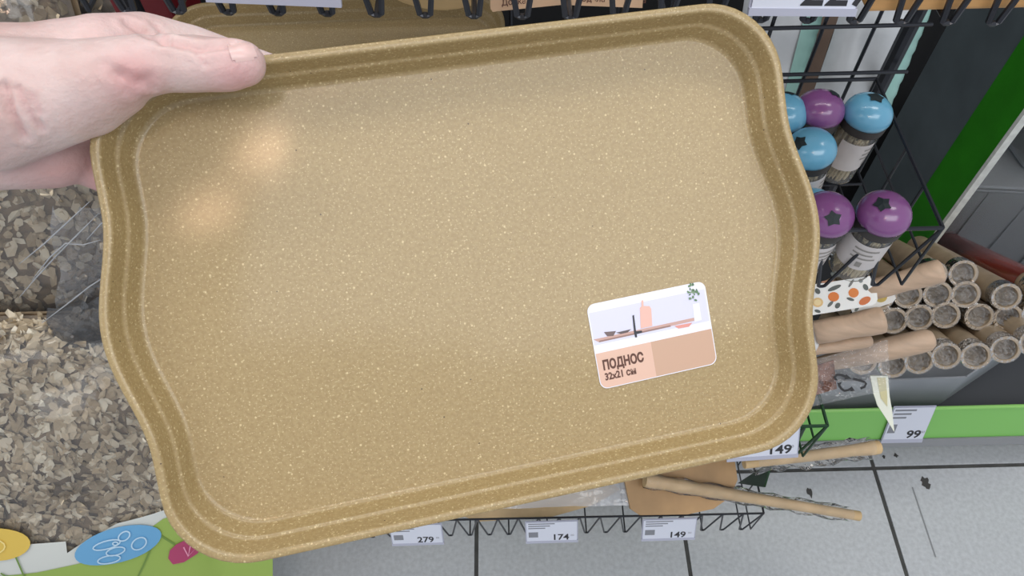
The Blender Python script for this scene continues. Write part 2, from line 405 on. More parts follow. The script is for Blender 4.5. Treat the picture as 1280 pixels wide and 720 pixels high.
praw('wall_print', [(-SWd / 2 + .0006, SHt / 2 - .020), (SWd / 2 - .0006, SHt / 2 - .020), (SWd / 2 - .0006, SHt / 2 - .004), (-SWd / 2 + .0006, SHt / 2 - .004)], (216, 216, 236), 0)
sprint('shelf_print', [(160, 415), (700, 297), (704, 312), (190, 428)], (198, 160, 150), 1)
sprint('shelf_shade', [(190, 428), (560, 347), (556, 340), (190, 420)], (150, 118, 110), 2)
sprint('board_print', [(396, 258), (404, 250), (403, 222), (413, 220), (415, 248), (446, 248), (455, 262), (462, 345), (402, 358)], (232, 184, 170), 3)
sprint('bowl_print', [(213, 378), (275, 372), (262, 396), (230, 398)], (110, 92, 92), 3)
sprint('bowl_print', [(275, 380), (352, 362), (335, 378), (300, 386)], (92, 80, 84), 4)
sprint('knife_print', [(358, 296), (366, 292), (378, 372), (408, 368), (410, 378), (382, 386), (384, 402), (374, 402), (368, 380)], (40, 42, 52), 4)
sprint('dish_print', [(578, 344), (672, 326), (655, 346), (600, 356)], (222, 150, 140), 3)
sprint('vase_print', [(672, 235), (706, 228), (722, 312), (684, 322)], (236, 236, 244), 3)
for k in range(26):
    a = random.uniform(0, 6.28); q = random.uniform(0, 1) ** .6; cx, cy = 668 + 34 * q * math.cos(a), 180 + 45 * q * math.sin(a)
    sprint('leaf_print', ell(cx, cy, random.uniform(6, 10), random.uniform(3, 6), random.uniform(0, 3.1), 8)[::-1], random.choice([(96, 128, 92), (130, 156, 120), (70, 104, 76)]), 5 + k % 3)
brown_ink = mat('brown_ink', srgb(92, 56, 44), .5)
for txt, px, cap, wd in (('ПОДНОС', (213, 563), 44, 213), ('32x21 см', (224, 613), 33, 162)):
    x, y = st(*px); sc = SHt / 418.0
    o = lettering(txt, cap * sc / .70, SK @ Matrix.Translation((x, y, .00042)), brown_ink, held, .00030 if cap > 40 else .00018)
    me = o.data; xs = [(SK.inverted() @ v.co).x for v in me.vertices]
    if xs:
        k = (wd / 622 * SWd) / (max(xs) - min(xs)); T0 = SK @ Matrix.Translation((x, 0, 0)); me.transform(T0 @ Matrix.Diagonal((k, 1, 1, 1)) @ T0.inverted())
    o.parent = st_o

# ------------------------------------------------------------------ hand holding the tray
def hp(u, v, z): return TR @ loc(u, v, z)
skin_m = None
def skin_material():
    m = bpy.data.materials.new('skin'); m.use_nodes = True; nt = m.node_tree; L = nt.links.new; N = nt.nodes.new
    b = nt.nodes['Principled BSDF']; b.inputs['Roughness'].default_value = .48; b.inputs['Subsurface Weight'].default_value = .15
    b.inputs['Subsurface Scale'].default_value = .004; b.inputs['Subsurface Radius'].default_value = (1, .35, .25)
    tc = N('ShaderNodeTexCoord'); n = N('ShaderNodeTexNoise'); n.inputs['Scale'].default_value = 38; n.inputs['Detail'].default_value = 6; L(tc.outputs['Object'], n.inputs['Vector'])
    r = N('ShaderNodeValToRGB'); r.color_ramp.elements[0].position = .3; r.color_ramp.elements[1].position = .7
    r.color_ramp.elements[0].color = (*srgb(208, 178, 172), 1); r.color_ramp.elements[1].color = (*srgb(228, 208, 204), 1)
    L(n.outputs['Fac'], r.inputs[0])
    at_ = N('ShaderNodeAttribute'); at_.attribute_name = 'redness'
    mx = N('ShaderNodeMix'); mx.data_type = 'RGBA'; L(at_.outputs['Fac'], mx.inputs[0]); L(r.outputs[0], mx.inputs[6]); mx.inputs[7].default_value = (*srgb(206, 130, 132), 1)
    L(mx.outputs[2], b.inputs['Base Color'])
    n2 = N('ShaderNodeTexNoise'); n2.inputs['Scale'].default_value = 420; n2.inputs['Detail'].default_value = 4; L(tc.outputs['Object'], n2.inputs['Vector'])
    bp = N('ShaderNodeBump'); bp.inputs['Strength'].default_value = .34; bp.inputs['Distance'].default_value = .0013; L(n2.outputs['Fac'], bp.inputs['Height']); L(bp.outputs[0], b.inputs['Normal'])
    return m
skin_m = skin_material()
def chain(pts, seg=18):
    gs = []
    for a, b in zip(pts[:-1], pts[1:]): gs.append(capsule(hp(*a[:3]), hp(*b[:3]), a[3], b[3], seg))
    return gs
H = []
# forearm, wrist, back of the hand
H += chain([(-420, 150, -.010, .036), (-160, 150, -.006, .034), (-20, 118, -.010, .0285), (60, 98, -.014, .0225), (128, 74, -.018, .0185)])
H += chain([(-160, 160, -.016, .030), (-30, 168, -.018, .0235), (60, 178, -.028, .020), (118, 178, -.042, .0145)])
H += chain([(-20, 130, -.016, .028), (70, 130, -.024, .022), (120, 125, -.038, .015)])
# thenar mass and thumb
H += chain([(-10, 130, .002, .026), (70, 116, .006, .0205), (118, 102, .010, .0165), (170, 84, .0125, .0122), (205, 80, .0135, .0108), (240, 80, .0132, .0110), (285, 82, .0122, .0104), (303, 80, .0118, .0092)])
H += chain([(60, 128, .004, .017), (112, 131, .004, .0125), (152, 113, .008, .0098)])
# index finger along the back of the rim
H += chain([(128, 70, -.016, .0175), (178, 58, -.024, .0142), (240, 66, -.033, .0122), (296, 83, -.0352, .0106), (338, 92, -.0365, .0090)])
# middle, ring, little finger spread on the tray's underside
H += chain([(115, 110, -.040, .0150), (200, 128, -.0400, .0118), (280, 140, -.0368, .0105), (340, 148, -.0355, .0088)])
H += chain([(112, 150, -.042, .0145), (190, 182, -.0400, .0112), (262, 196, -.0360, .0100), (312, 206, -.0348, .0084)])
H += chain([(100, 190, -.040, .0135), (165, 228, -.0385, .0100), (222, 248, -.0350, .0090), (262, 260, -.0340, .0076)])
tmp = bpy.data.objects.new('tmp', mesh('tmp', join(*H))); COL.objects.link(tmp)
rm = tmp.modifiers.new('r', 'REMESH'); rm.mode = 'VOXEL'; rm.voxel_size = .0016
sm = tmp.modifiers.new('s', 'SMOOTH'); sm.factor = .5; sm.iterations = 9
bpy.context.view_layer.update(); dg = bpy.context.evaluated_depsgraph_get()
hme = bpy.data.meshes.new_from_object(tmp.evaluated_get(dg)); bpy.data.objects.remove(tmp)
# creases: grooves pressed in along short skin lines, redness on the thumb tip
creases = [([(6, 108), (14, 140), (30, 172)], .013, .0028, .0016), ([(24, 112), (36, 138), (52, 160)], .012, .0018, .0014), ([(40, 118), (50, 140)], .012, .0010, .0012),
           ([(160, 28), (185, 44), (206, 52)], -.004, .0022, .0018), ([(206, 52), (250, 60), (292, 55)], .002, .0026, .0016), ([(192, 30), (206, 48)], -.008, .0010, .0014),
           ([(244, 60), (250, 72), (256, 80)], .024, .0010, .0011), ([(250, 58), (257, 70)], .024, .0008, .0010), ([(150, 92), (168, 100), (185, 98)], .022, .0014, .002),
           ([(130, 80), (150, 98), (160, 112)], .022, .0012, .002), ([(175, 104), (190, 110)], .016, .0014, .0015)]
from mathutils.bvhtree import BVHTree
hbvh = BVHTree.FromPolygons([v.co.copy() for v in hme.vertices], [tuple(p.vertices) for p in hme.polygons])
def onhand(u, v):
    d = ray(u, v).normalized(); h = hbvh.ray_cast(CAM, d); return h[0] if h[0] is not None else hp(u, v, .01)
cl = []
for pts, z, dep, wid in creases:
    dense = []
    for a, b in zip(pts[:-1], pts[1:]):
        for k in range(8): dense.append(onhand(a[0] + (b[0] - a[0]) * k / 8, a[1] + (b[1] - a[1]) * k / 8))
    cl.append((dense + [onhand(*pts[-1])], dep, wid))
red = hme.attributes.new('redness', 'FLOAT', 'POINT')
tip = hp(300, 98, .010); web = hp(165, 100, .014); knu = hp(150, 40, -.01)
cvec = CAM - hp(150, 90, 0); cvec.normalize()
co = np.empty(len(hme.vertices) * 3); hme.vertices.foreach_get('co', co); co = co.reshape(-1, 3)
nr = np.array([tuple(v.normal) for v in hme.vertices]); disp = np.zeros(len(co)); rr_ = np.zeros(len(co))
for dense, dep, wid in cl:
    md = np.full(len(co), 1e9)
    for P in dense: md = np.minimum(md, np.sqrt(((co - np.array(P)) ** 2).sum(1)))
    disp -= dep * .75 * np.exp(-(md / wid) ** 2) - dep * .25 * np.exp(-((md - wid * 2.2) / wid) ** 2)
    rr_ = np.maximum(rr_, .28 * np.exp(-(md / wid) ** 2))
tip, web = onhand(300, 100), onhand(168, 98)
for P, wd, s in ((tip, .012, .5), (web, .010, .5), (knu, .016, .2), (hp(100, 210, -.03), .03, .45)):
    rr_ = np.maximum(rr_, s * np.exp(-(np.sqrt(((co - np.array(P)) ** 2).sum(1)) / wd) ** 2))
for i in range(len(co)): disp[i] += .0005 * noise.noise(V(co[i]) * 70)
co += nr * disp[:, None]; hme.vertices.foreach_set('co', co.ravel()); red.data.foreach_set('value', rr_)
hme.polygons.foreach_set('use_smooth', [True] * len(hme.polygons)); hme.materials.clear(); hme.materials.append(skin_m)
hroot = hp(-420, 150, -.01); hme.transform(Matrix.Translation(-hroot)); hme.name = 'hand'
hand = bpy.data.objects.new('hand', hme); COL.objects.link(hand); hand.location = hroot; WM[hand] = Matrix.Translation(hroot)
tag(hand, 'pale bare hand gripping the tray corner, thumb over the rim and fingers behind', 'hand')
# thumb nail, lying on the upper side of the thumb tip
nail_m = mat('nail', srgb(230, 196, 190), .28, sss=.1)
NQ = [(283, 54), (313, 53), (322, 74), (291, 79)]
hb2 = BVHTree.FromPolygons([v.co + hroot for v in hme.vertices], [tuple(p.vertices) for p in hme.polygons])
vs, fs = [], []
for i in range(9):
    for j in range(9):
        a, b = i / 8, j / 8; f = lambda k: (NQ[0][k] * (1 - a) + NQ[1][k] * a) * (1 - b) + (NQ[3][k] * (1 - a) + NQ[2][k] * a) * b
        h = hb2.ray_cast(CAM, ray(f(0), f(1)).normalized()); p = h[0] if h[0] is not None else hp(f(0), f(1), .02); n = h[1] if h[0] is not None else TN
        e = min(a + .35, 1 - a, .5) * 2; vs.append(p + n * (.0007 * min(1, 4 * min(b, 1 - b) + .1)))
for i in range(8):
    for j in range(8):
        if (i == 7 and j in (0, 7)) or (i == 0 and j in (0, 7)): continue
        fs.append((i * 9 + j, i * 9 + j + 1, (i + 1) * 9 + j + 1, (i + 1) * 9 + j))
add('thumb_nail', (vs, fs), nail_m, hand, smooth=True, world=True)

# ------------------------------------------------------------------ stacked trays in the second basket
shade_tray = tray_m
for k, (x, y, z, tilt, rz) in enumerate(((-.160, .490, .900, 6, 1), (-.158, .492, .934, 8, -1), (-.163, .494, .968, 10, 0), (-.150, .496, 1.003, 13, 1))):
    lab = ['sand tray at the bottom of the basket stack behind the hand', 'sand tray second from the bottom of the basket stack', 'sand tray just under the topmost of the basket stack', 'topmost sand tray of the stack lying in the rack basket'][k]
    M = Matrix.Translation(V((x, y, z + .022))) @ Matrix.Rotation(math.radians(tilt), 4, 'X') @ Matrix.Rotation(math.radians(rz), 4, 'Z')
    t = thing('serving_tray', lab, 'tray', M=M, group='trays stacked in the basket')
    o = bpy.data.objects.new('tray_body', tray_body.data); COL.objects.link(o); o.parent = t

# ------------------------------------------------------------------ toothpick jars
blue_m = mat('cap_blue', srgb(110, 176, 208), .22, coat=.5); purple_m = mat('cap_purple', srgb(136, 84, 140), .25, coat=.5)
hole_m = mat('cap_hole', srgb(28, 40, 44), .6); collar_m = mat('collar', srgb(58, 54, 52), .5)
clear_m = film_mat('clear_jar', (.95, .96, .96), .10, .22, .0); pick_m = mat('toothpick_wood', srgb(240, 222, 184), .7, var=.25, vscale=300)
lab_m = mat('jar_label', srgb(214, 208, 206), .5, var=.06, vscale=60)
JR, CRD, BH = .0198, .0232, .072
def jar_mesh(name, geo, m, sm=True, ang=40):
    me = mesh(name, geo, sm, ang); me.materials.append(m); return me
J_body = jar_mesh('jar_body', lathe([(0, 0), (JR - .002, 0), (JR, .002), (JR, BH - .006), (JR - .001, BH)], 28), clear_m)
sticks = []
for k in range(130):
    a = random.uniform(0, 6.283); q = (JR - .0032) * (random.random() ** .35); x, y = q * math.cos(a), q * math.sin(a)
    h = BH - .008 - random.uniform(0, .007); sticks.append(tube([(x, y, .003), (x, y, .009), (x + random.uniform(-.001, .001), y + random.uniform(-.001, .001), h)], [.0003, .0012, .0012], 5))
J_pick = jar_mesh('toothpicks', join(*sticks), pick_m, False)
def arcband(r, z0, z1, a0, a1, n=20):
    vs, fs = [], []
    for i in range(n + 1):
        a = a0 + (a1 - a0) * i / n
        for z in (z0, z1): vs.append(V((r * math.cos(a), r * math.sin(a), z)))
    for i in range(n): fs.append((2 * i, 2 * i + 2, 2 * i + 3, 2 * i + 1))
    return vs, fs
J_lab = jar_mesh('paper_label', arcband(JR + .0003, .022, .058, -2.9, .4), lab_m)
J_txt = jar_mesh('label_print', join(*[arcband(JR + .0006, .050 - .006 * k, .052 - .006 * k, -1.6, -.5 - .2 * (k % 2), 6) for k in range(3)] + [arcband(JR + .0006, .027, .034, -1.2, -.95, 4)]), mat('label_ink', srgb(150, 146, 140), .6))
J_col = jar_mesh('collar', lathe([(JR - .001, BH - .005), (JR + .0022, BH - .004), (JR + .0026, BH + .003), (JR + .0015, BH + .006), (JR - .002, BH + .006)], 28), collar_m)
dome = [(JR, BH + .004), (CRD - .0008, BH + .0055)]
for k in range(0, 13): a = math.pi / 2 * k / 12; dome.append((CRD * math.cos(a) ** .9 if k < 12 else 0.0002, BH + .009 + .0185 * math.sin(a)))
J_cap = {c: jar_mesh('cap', lathe(dome, 32), c, True, 50) for c in (blue_m, purple_m)}
def dome_pt(th, ph):  # th azimuth, ph polar angle from the top
    a = math.pi / 2 - ph; r = CRD * max(0, math.cos(a)) ** .9; return V((r * math.cos(th), r * math.sin(th), BH + .0094 + .0186 * math.sin(a)))
def star_geo(th0, ph0, size=.0082):
    c = dome_pt(th0, ph0); n = (c - V((0, 0, BH + .009))); n.normalize(); ex = n.cross(V((0, 0, 1))).normalized() if abs(n.z) < .98 else V((1, 0, 0)); ey = n.cross(ex)
    vs = [c + n * .0006]; fs = []
    for k in range(10):
        r = size if k % 2 == 0 else size * .62; a = math.pi / 5 * k; p = c + (ex * math.cos(a) + ey * math.sin(a)) * r
        d = p - V((0, 0, BH + .009)); rr = math.hypot(d.x, d.y); thh = math.atan2(d.y, d.x); phh = math.atan2(rr / CRD, d.z / .0185)
        vs.append(dome_pt(thh, phh) + n * .0005)
    for k in range(10): fs.append((0, 1 + k, 1 + (k + 1) % 10))
    return vs, fs
def jar(u, v, Zc, col, label, lean=(0, 0), rz=0, star=(-1.57, .5), grp='toothpick jars in the basket'):
    c = at(u, v, Z=Zc); ax = V((lean[0], lean[1], 1)).normalized()
    q = V((0, 0, 1)).rotation_difference(ax).to_matrix().to_4x4()
    M = Matrix.Translation(c) @ q @ Matrix.Translation((0, 0, -(BH + .014)))
    t = thing('toothpick_jar', label, 'jar', M=M, group=grp)
    rot = Matrix.Rotation(rz, 4, 'Z')
    for nm, me in (('jar_body', J_body), ('toothpicks', J_pick), ('paper_label', J_lab), ('collar', J_col), ('cap', J_cap[col])):
        o = bpy.data.objects.new(nm, me); COL.objects.link(o); o.parent = t; WM[o] = M
        if nm == 'toothpicks': o['kind'] = 'stuff'
        if nm in ('paper_label',):
            o.rotation_euler.z = rz
            p = bpy.data.objects.new('label_print', J_txt); COL.objects.link(p); p.parent = o; WM[p] = M
        if nm == 'cap':
            s = add('star_hole', star_geo(*star), hole_m); s.parent = o; WM[s] = M
    return t
jar(981, 138, .950, blue_m, 'blue-capped toothpick jar mostly hidden by the tray edge, beside the purple cap', star=(1.2, .6))
jar(1027, 133, .953, purple_m, 'purple-capped toothpick jar between two blue caps at the grid', star=(.5, .45), lean=(.05, .05))
jar(1087, 138, .953, blue_m, 'blue-capped toothpick jar with full white label by the basket corner', star=(1.2, .12), lean=(.06, -.02), rz=.3)
jar(1015, 183, .948, blue_m, 'blue-capped toothpick jar in front of the purple and blue ones', lean=(-.12, -.05), star=(-2.95, .6), rz=.6)
jar(1036, 265, .948, purple_m, 'purple-capped toothpick jar half hidden at the tray edge behind the front wire', star=(-1.8, .65), lean=(.02, -.05))
jar(1107, 264, .950, purple_m, 'large shiny purple-capped toothpick jar standing in the front basket corner', star=(-2.95, .32), lean=(.0, -.05), rz=-.9)
jar(1010, 262, .905, blue_m, 'toothpick jar lying on its side behind the purple caps', lean=(-1, -.15), star=(3.0, .3))

# ------------------------------------------------------------------ white packs behind the grid
pack_m = mat('pack_film', srgb(184, 188, 192), .3, var=.15, vscale=22, bump=.4, bscale=40); teal_m = mat('pack_teal', srgb(140, 180, 172), .35, var=.15, vscale=30, bump=.3, bscale=60)
def pack(px, Y0, lab):
    n = V((0, -.80, .60)); p0 = at(px[0][0], px[0][1], Y=Y0); P = [onp(u, v, p0, n) for u, v in px]
    root = thing('soft_pack', lab, 'pack', sum(P, V()) / 4 - V((0, 0, .03)), group='white packs behind the rack')
    vs, fs = [], []; NN = 12
    for side in (1, -1):
        for i in range(NN + 1):
            for j in range(NN + 1):
                a, b = i / NN, j / NN; q = P[0].lerp(P[1], a).lerp(P[3].lerp(P[2], a), b)
                bulge = .018 * (max(0, 1 - (2 * a - 1) ** 4) * max(0, 1 - (2 * b - 1) ** 4)) ** .6 + .002 * noise.noise(q * 30)
                vs.append(q + n * bulge * side)
        k0 = 0 if side == 1 else (NN + 1) ** 2
        for i in range(NN):
            for j in range(NN):
                f = (k0 + i * (NN + 1) + j, k0 + i * (NN + 1) + j + 1, k0 + (i + 1) * (NN + 1) + j + 1, k0 + (i + 1) * (NN + 1) + j); fs.append(f if side < 0 else f[::-1])
    add('pack_body', (vs, fs), pack_m, root, smooth=True, world=True)
    vs, fs = [], []  # crimped teal strip along the right edge
    for i in range(5):
        for j in range(31):
            a = .70 + .31 * i / 4; b = j / 30; q = P[0].lerp(P[1], a).lerp(P[3].lerp(P[2], a), b)
            bl = .018 * (max(0, 1 - (2 * min(a, 1) - 1) ** 4) * max(0, 1 - (2 * b - 1) ** 4)) ** .6
            vs.append(q + n * (bl + .0022 + .0013 * math.sin(j * 2.1) * (i / 4)))
    for i in range(4):
        for j in range(30): fs.append((i * 31 + j, (i + 1) * 31 + j, (i + 1) * 31 + j + 1, i * 31 + j + 1))
    add('crimped_strip', (vs, fs), teal_m, root, smooth=True, world=True)
pack([(935, -30), (1042, -30), (985, 160), (905, 165)], .72, 'white soft pack with teal crimped edge close to the tray rim behind the grid')
pack([(1062, -20), (1176, -20), (1098, 165), (1000, 165)], .70, 'white soft pack with teal crimped edge beside the dark gap behind the grid')
bpx = [(1030, -10), (1068, -10), (1010, 160), (985, 160)]
n_ = V((0, -.8, .6)); p0 = at(1040, 30, Y=.78)
o = add('paper_pack', slab([onp(u, v, p0, n_) for u, v in bpx[::-1]], n_, .03), mat('brown_pack', srgb(92, 72, 58), .6, var=.3, vscale=30)); rebase(o)
tag(o, 'dark brown pack wedged between the two white packs', 'pack')

# ------------------------------------------------------------------ rolls in the grey carton
roll_m = mat('roll_paper', srgb(172, 152, 126), .45, var=.2, vscale=30, bump=.15, bscale=120, coat=.25)
ring_m = mat('roll_end', srgb(205, 194, 174), .5); core_m = mat('roll_core', srgb(196, 178, 152), .7)
plug_m = film_mat('roll_plug', (.99, .98, .95), .26, .25, .8, 160, rough=.08)
AX = V((.175, .747, -.642)).normalized(); RR = .0217
def roll_geo(L): return lathe([(RR * .72, L), (RR, L), (RR, .006), (RR * .97, .0), (RR * .76, 0), (RR * .74, .003), (RR * .74, L)], 24)
roll_me, core_me, wrap_me = {}, None, None
core_me = jar_mesh('inner_core', lathe([(RR * .735, .004), (RR * .735, .020), (.0002, .020)], 20), core_m)
wrap_me = jar_mesh('end_wrap', lathe([(RR * 1.02, .020), (RR * 1.03, .002), (RR * .99, -.0015), (RR * .80, -.001)], 24), film_mat('wrap', (.96, .95, .93), .12, .3, .5, 150), True, 60)
plugs = []
for s in range(4):
    vs, fs = [], []; rnd = random.Random(s)
    for i in range(8):
        for k in range(18):
            r = RR * .74 * i / 7 + 1e-5; a = 2 * math.pi * k / 18; z = .009 + .012 * noise.noise(V((r * 330 * math.cos(a) + s * 9, r * 260 * math.sin(a), s * 3.1))) - .006 * (i / 7) ** 3
            vs.append(V((r * math.cos(a), r * math.sin(a), z)))
    for i in range(7):
        for k in range(18): fs.append((i * 18 + k, i * 18 + (k + 1) % 18, (i + 1) * 18 + (k + 1) % 18, (i + 1) * 18 + k))
    plugs.append(jar_mesh('film_plug', (vs, fs), plug_m, False))
P0 = at(1204, 390, Y=.612)
kc = 0
def roll(u, v, off, L, label, m=roll_m, grp='kraft paper rolls in the carton', ax=AX):
    global kc
    p = onp(u, v, P0 + AX * off, AX); j = V((random.uniform(-.02, .02), random.uniform(-.02, .02), random.uniform(-.02, .02)))
    q = V((0, 0, 1)).rotation_difference((ax + j).normalized()).to_matrix().to_4x4(); M = Matrix.Translation(p) @ q
    t = thing('paper_roll', label, 'roll', M=M, group=grp)
    key = (L, m.name)
    if key not in roll_me: roll_me[key] = jar_mesh('tube_wall', roll_geo(L), m, True, 40)
    for nm, me in (('tube_wall', roll_me[key]), ('inner_core', core_me), ('film_plug', plugs[kc % 4]), ('end_wrap', wrap_me)):
        o = bpy.data.objects.new(nm, me); COL.objects.link(o); o.parent = t; WM[o] = M
        if nm == 'film_plug': o.rotation_euler.z = kc * 1.7
    kc += 1; return t
LB = 'film-wrapped kraft paper roll in the %s row of the carton stack'
for u, v in ((1078, 452), (1116, 456), (1149, 451), (1183, 445), (1220, 445), (1257, 437), (1293, 428)): roll(u, v, -.055, .22, LB % 'lowest')
for u, v in ((1082, 404), (1117, 401), (1149, 397), (1182, 394), (1224, 396), (1260, 397), (1296, 392)): roll(u, v, -.004, .20, LB % 'second')
for u, v in ((1100, 372), (1135, 369), (1172, 368), (1207, 368)): roll(u, v, .0, .20, LB % 'third')
for u, v in ((1166, 343), (1204, 342)): roll(u, v, .004, .19, LB % 'topmost')
roll(1258, 371, -.012, .34, 'long kraft paper roll lying at the right end on top of the second row')
red_m = mat('red_film', srgb(150, 62, 50), .25, var=.35, vscale=60, coat=.5, stretch=(1, 1, .12))
r_ = roll(1300, 362, .0, .20, 'kraft paper roll with a dark red printed wrapper behind the others'); 
M = WM[r_]
bnd = add('red_wrapper', lathe([(RR * 1.06, .03), (RR * 1.06, .34), (RR * .9, .345), (RR * .85, .2), (RR * .9, .03)], 24), red_m, r_, smooth=True, angle=40)
# carton
cart_m = mat('grey_carton', srgb(160, 164, 170), .55, var=.08, vscale=12)
K = at(1213, 468, Y=.622); zt, zb = K.z - .012, .102
FP = [V((K.x - .26, K.y - .004)), V((K.x, K.y)), V((K.x + .26, K.y + .15)), V((K.x + .26, .79)), V((K.x - .26, .79))]
car = thing('display_carton', 'grey open display carton holding the kraft paper rolls', 'carton', (K.x, .7, zb))
for i in range(5):
    a, b = FP[i], FP[(i + 1) % 5]; d = (b - a).normalized(); nn = V((-d.y, d.x)) * .003
    z1 = zt if i < 2 else zt - .06
    if i == 1: b2 = zt + .0
    pl = [V((a.x, a.y, zb)), V((b.x, b.y, zb)), V((b.x, b.y, z1)), V((a.x, a.y, z1))]
    add('carton_wall', slab(pl, V((-nn.x, -nn.y, 0)).normalized() * -1, .003) if False else (pl + [p + V((nn.x, nn.y, 0)) for p in pl], [(0, 1, 2, 3), (7, 6, 5, 4), (0, 4, 5, 1), (1, 5, 6, 2), (2, 6, 7, 3), (3, 7, 4, 0)]), cart_m, car, world=True)
add('carton_floor', xf(prism([(p.x, p.y) for p in FP], .003), Matrix.Translation((0, 0, zb - .001))), cart_m, car, world=True)

# ------------------------------------------------------------------ clear plastic boxes at the far right
pl_m = film_mat('clear_plastic', (.84, .87, .90), .24, .3, .2, 14, rough=.2)
def plastic_box(cx, cy, z0, wd, dp, ht, rz, tilt, lab):
    M = Matrix.Translation((cx, cy, z0)) @ Matrix.Rotation(rz, 4, 'Z') @ Matrix.Rotation(tilt, 4, 'X')
    t = thing('plastic_box', lab, 'box', M=M)
    o = outline_rr = rrect(wd, dp, .02); n = len(o); vs, fs = [], []
    rings = [(.90, 0), (.93, .004), (1.0, ht), (1.04, ht), (1.04, ht + .008), (.985, ht + .008), (.975, ht - .01), (.91, .006)]
    for s, z in rings: vs += [V((x * s, y * s, z)) for x, y in o]
    for i in range(len(rings) - 1):
        for k in range(n): fs.append((i * n + k, i * n + (k + 1) % n, (i + 1) * n + (k + 1) % n, (i + 1) * n + k))
    fs.append(tuple(range(n - 1, -1, -1)))
    add('tub', (vs, fs), pl_m, t, smooth=True, angle=35)
    for q in (-.5, 0, .5): add('rib', box(wd * .5 * q - .001, wd * .5 * q + .001, -dp * .5 - .001, -dp * .48, .01, ht), pl_m, t)
    add('lid', xf(bevbox(-wd * .53, wd * .53, -dp * .53, dp * .53, 0, .008, .003), Matrix.Translation((0, 0, ht + .008))), pl_m, t)
plastic_box(.96, .99, .101, .32, .22, .33, -.1, 0, 'clear plastic storage box standing behind the rolls beside the divider')
plastic_box(1.06, 1.01, .4485, .30, .18, .09, .1, 0, 'shallow clear plastic box lying on top of the storage box')

# ------------------------------------------------------------------ utensils heaped in the third basket
wood_m = mat('handle_wood', srgb(200, 172, 146), .5, var=.16, vscale=30, stretch=(1, 1, 8), bump=.1, bscale=90)
pale_wood = mat('pale_wood', srgb(210, 180, 134), .5, var=.18, vscale=24, bump=.08, bscale=80)
white_sil = mat('white_silicone', srgb(232, 232, 230), .35)
def handle_geo(p, q, r, end=.9, neck=.62):
    p, q = V(p), V(q); L = (q - p).length; pts, rs = [], []
    for s, k in ((0, neck * .8), (.02, neck), (.25, neck * 1.05), (.5, .88), (.75, 1), (.9, 1.0), (.965, end), (.99, end * .72), (1, end * .3)): pts.append(p.lerp(q, s)); rs.append(r * k)
    return tube(pts, rs, 16)
def utensil(name, lab, a, b, r, head=None, grp=None):
    t = thing(name, lab, 'utensil', a, group=grp); h = add('handle', handle_geo(a, b, r), wood_m, t, smooth=True, world=True, angle=60); return t
# printed spatula block
nb = V((-.30, -.50, .81)).normalized(); pb = at(1050, 365, Y=.488)
def onb(u, v, lift=0): return onp(u, v, pb, nb) + nb * lift
a, b = onb(1085, 364, -.012), onb(1181, 337, -.004)
ut = thing('spatula', 'wooden-handled spatula with white citrus-printed head on top of the heap', 'utensil', a)
add('handle', handle_geo(a, b, .0142, .95, .85), wood_m, ut, smooth=True, world=True, angle=60)
hd = [onb(u, v) for u, v in ((905, 372), (1088, 345), (1092, 348), (1095, 354), (1097, 374), (1095, 379), (1090, 382), (1016, 394), (905, 412))]
head = add('printed_head', slab(hd, nb, .016), mat('printed_white', srgb(236, 236, 232), .35), ut, world=True)
def decal(px, col, lift=.0004, par=head, root=ut, fn=onb):
    sub_o = sub('fruit_print', slab([fn(u, v, lift) for u, v in px], nb, .0003), mat('ink_%02x%02x%02x' % col, srgb(*col), .45), par, root); return sub_o
for (cx, cy, rx, ry, rot, col) in ((1042, 371, 7, 6, 0, (222, 122, 48)), (1067, 366, 6.5, 6, 0, (222, 128, 54)), (1022, 378, 7, 6, 0, (226, 190, 130)), (1081, 376, 8, 4.5, -.5, (206, 110, 52)),
                                   (1022, 364, 4, 3, .9, (86, 92, 88)), (1043, 360, 9, 2.6, -.4, (86, 92, 88)), (1044, 343, 6, 3.4, .2, (86, 92, 88)), (1064, 354, 6, 1.6, -1.0, (110, 112, 112)), (1082, 359, 4.4, 3, 1.0, (86, 96, 92)), (1047, 382, 4, 3, -.9, (86, 92, 88)),
                                   (1034, 352, 8, 1.6, -.1, (170, 120, 90)), (1063, 374, 5, 1.8, .3, (86, 92, 88)), (1038, 380, 5, 2, -.8, (100, 104, 100)), (1022, 389, 4, 2, .3, (86, 92, 88)), (1076, 351, 2.6, 2.6, 0, (120, 130, 130))):
    decal([(x, y) for x, y in ell(cx, cy, rx, ry, rot, 14)], col)
decal(ell(1022, 378, 4.6, 3.8, 0, 12), (238, 214, 160), .0008)
# card under it
pc = onb(1080, 385, -.022)
def onc(u, v, lift=0): return onp(u, v, pc, nb) + nb * lift
cdp = [(1060, 376), (1112, 361), (1117, 366), (1120, 373), (1116, 378), (1071, 394), (1066, 392)]
o = add('printed_card', slab([onc(*p) for p in cdp], nb, .002), mat('card_white', srgb(230, 230, 226), .4)); rebase(o); tag(o, 'white card with a yellow fruit print tucked under the citrus spatula', 'card')
s = add('fruit_print', slab([onc(u, v, .0004) for u, v in ell(1101, 371, 8, 7, 0, 16)], nb, .0003), mat('yellow_print', srgb(196, 170, 78), .45)); s.data.transform(Matrix.Translation(-o.location)); s.parent = o
s = add('leaf_print', slab([onc(u, v, .0004) for u, v in ell(1071, 386, 4, 2, -.9, 10)], nb, .0003), mat('ink_leaf', srgb(90, 100, 94), .45)); s.data.transform(Matrix.Translation(-o.location)); s.parent = o
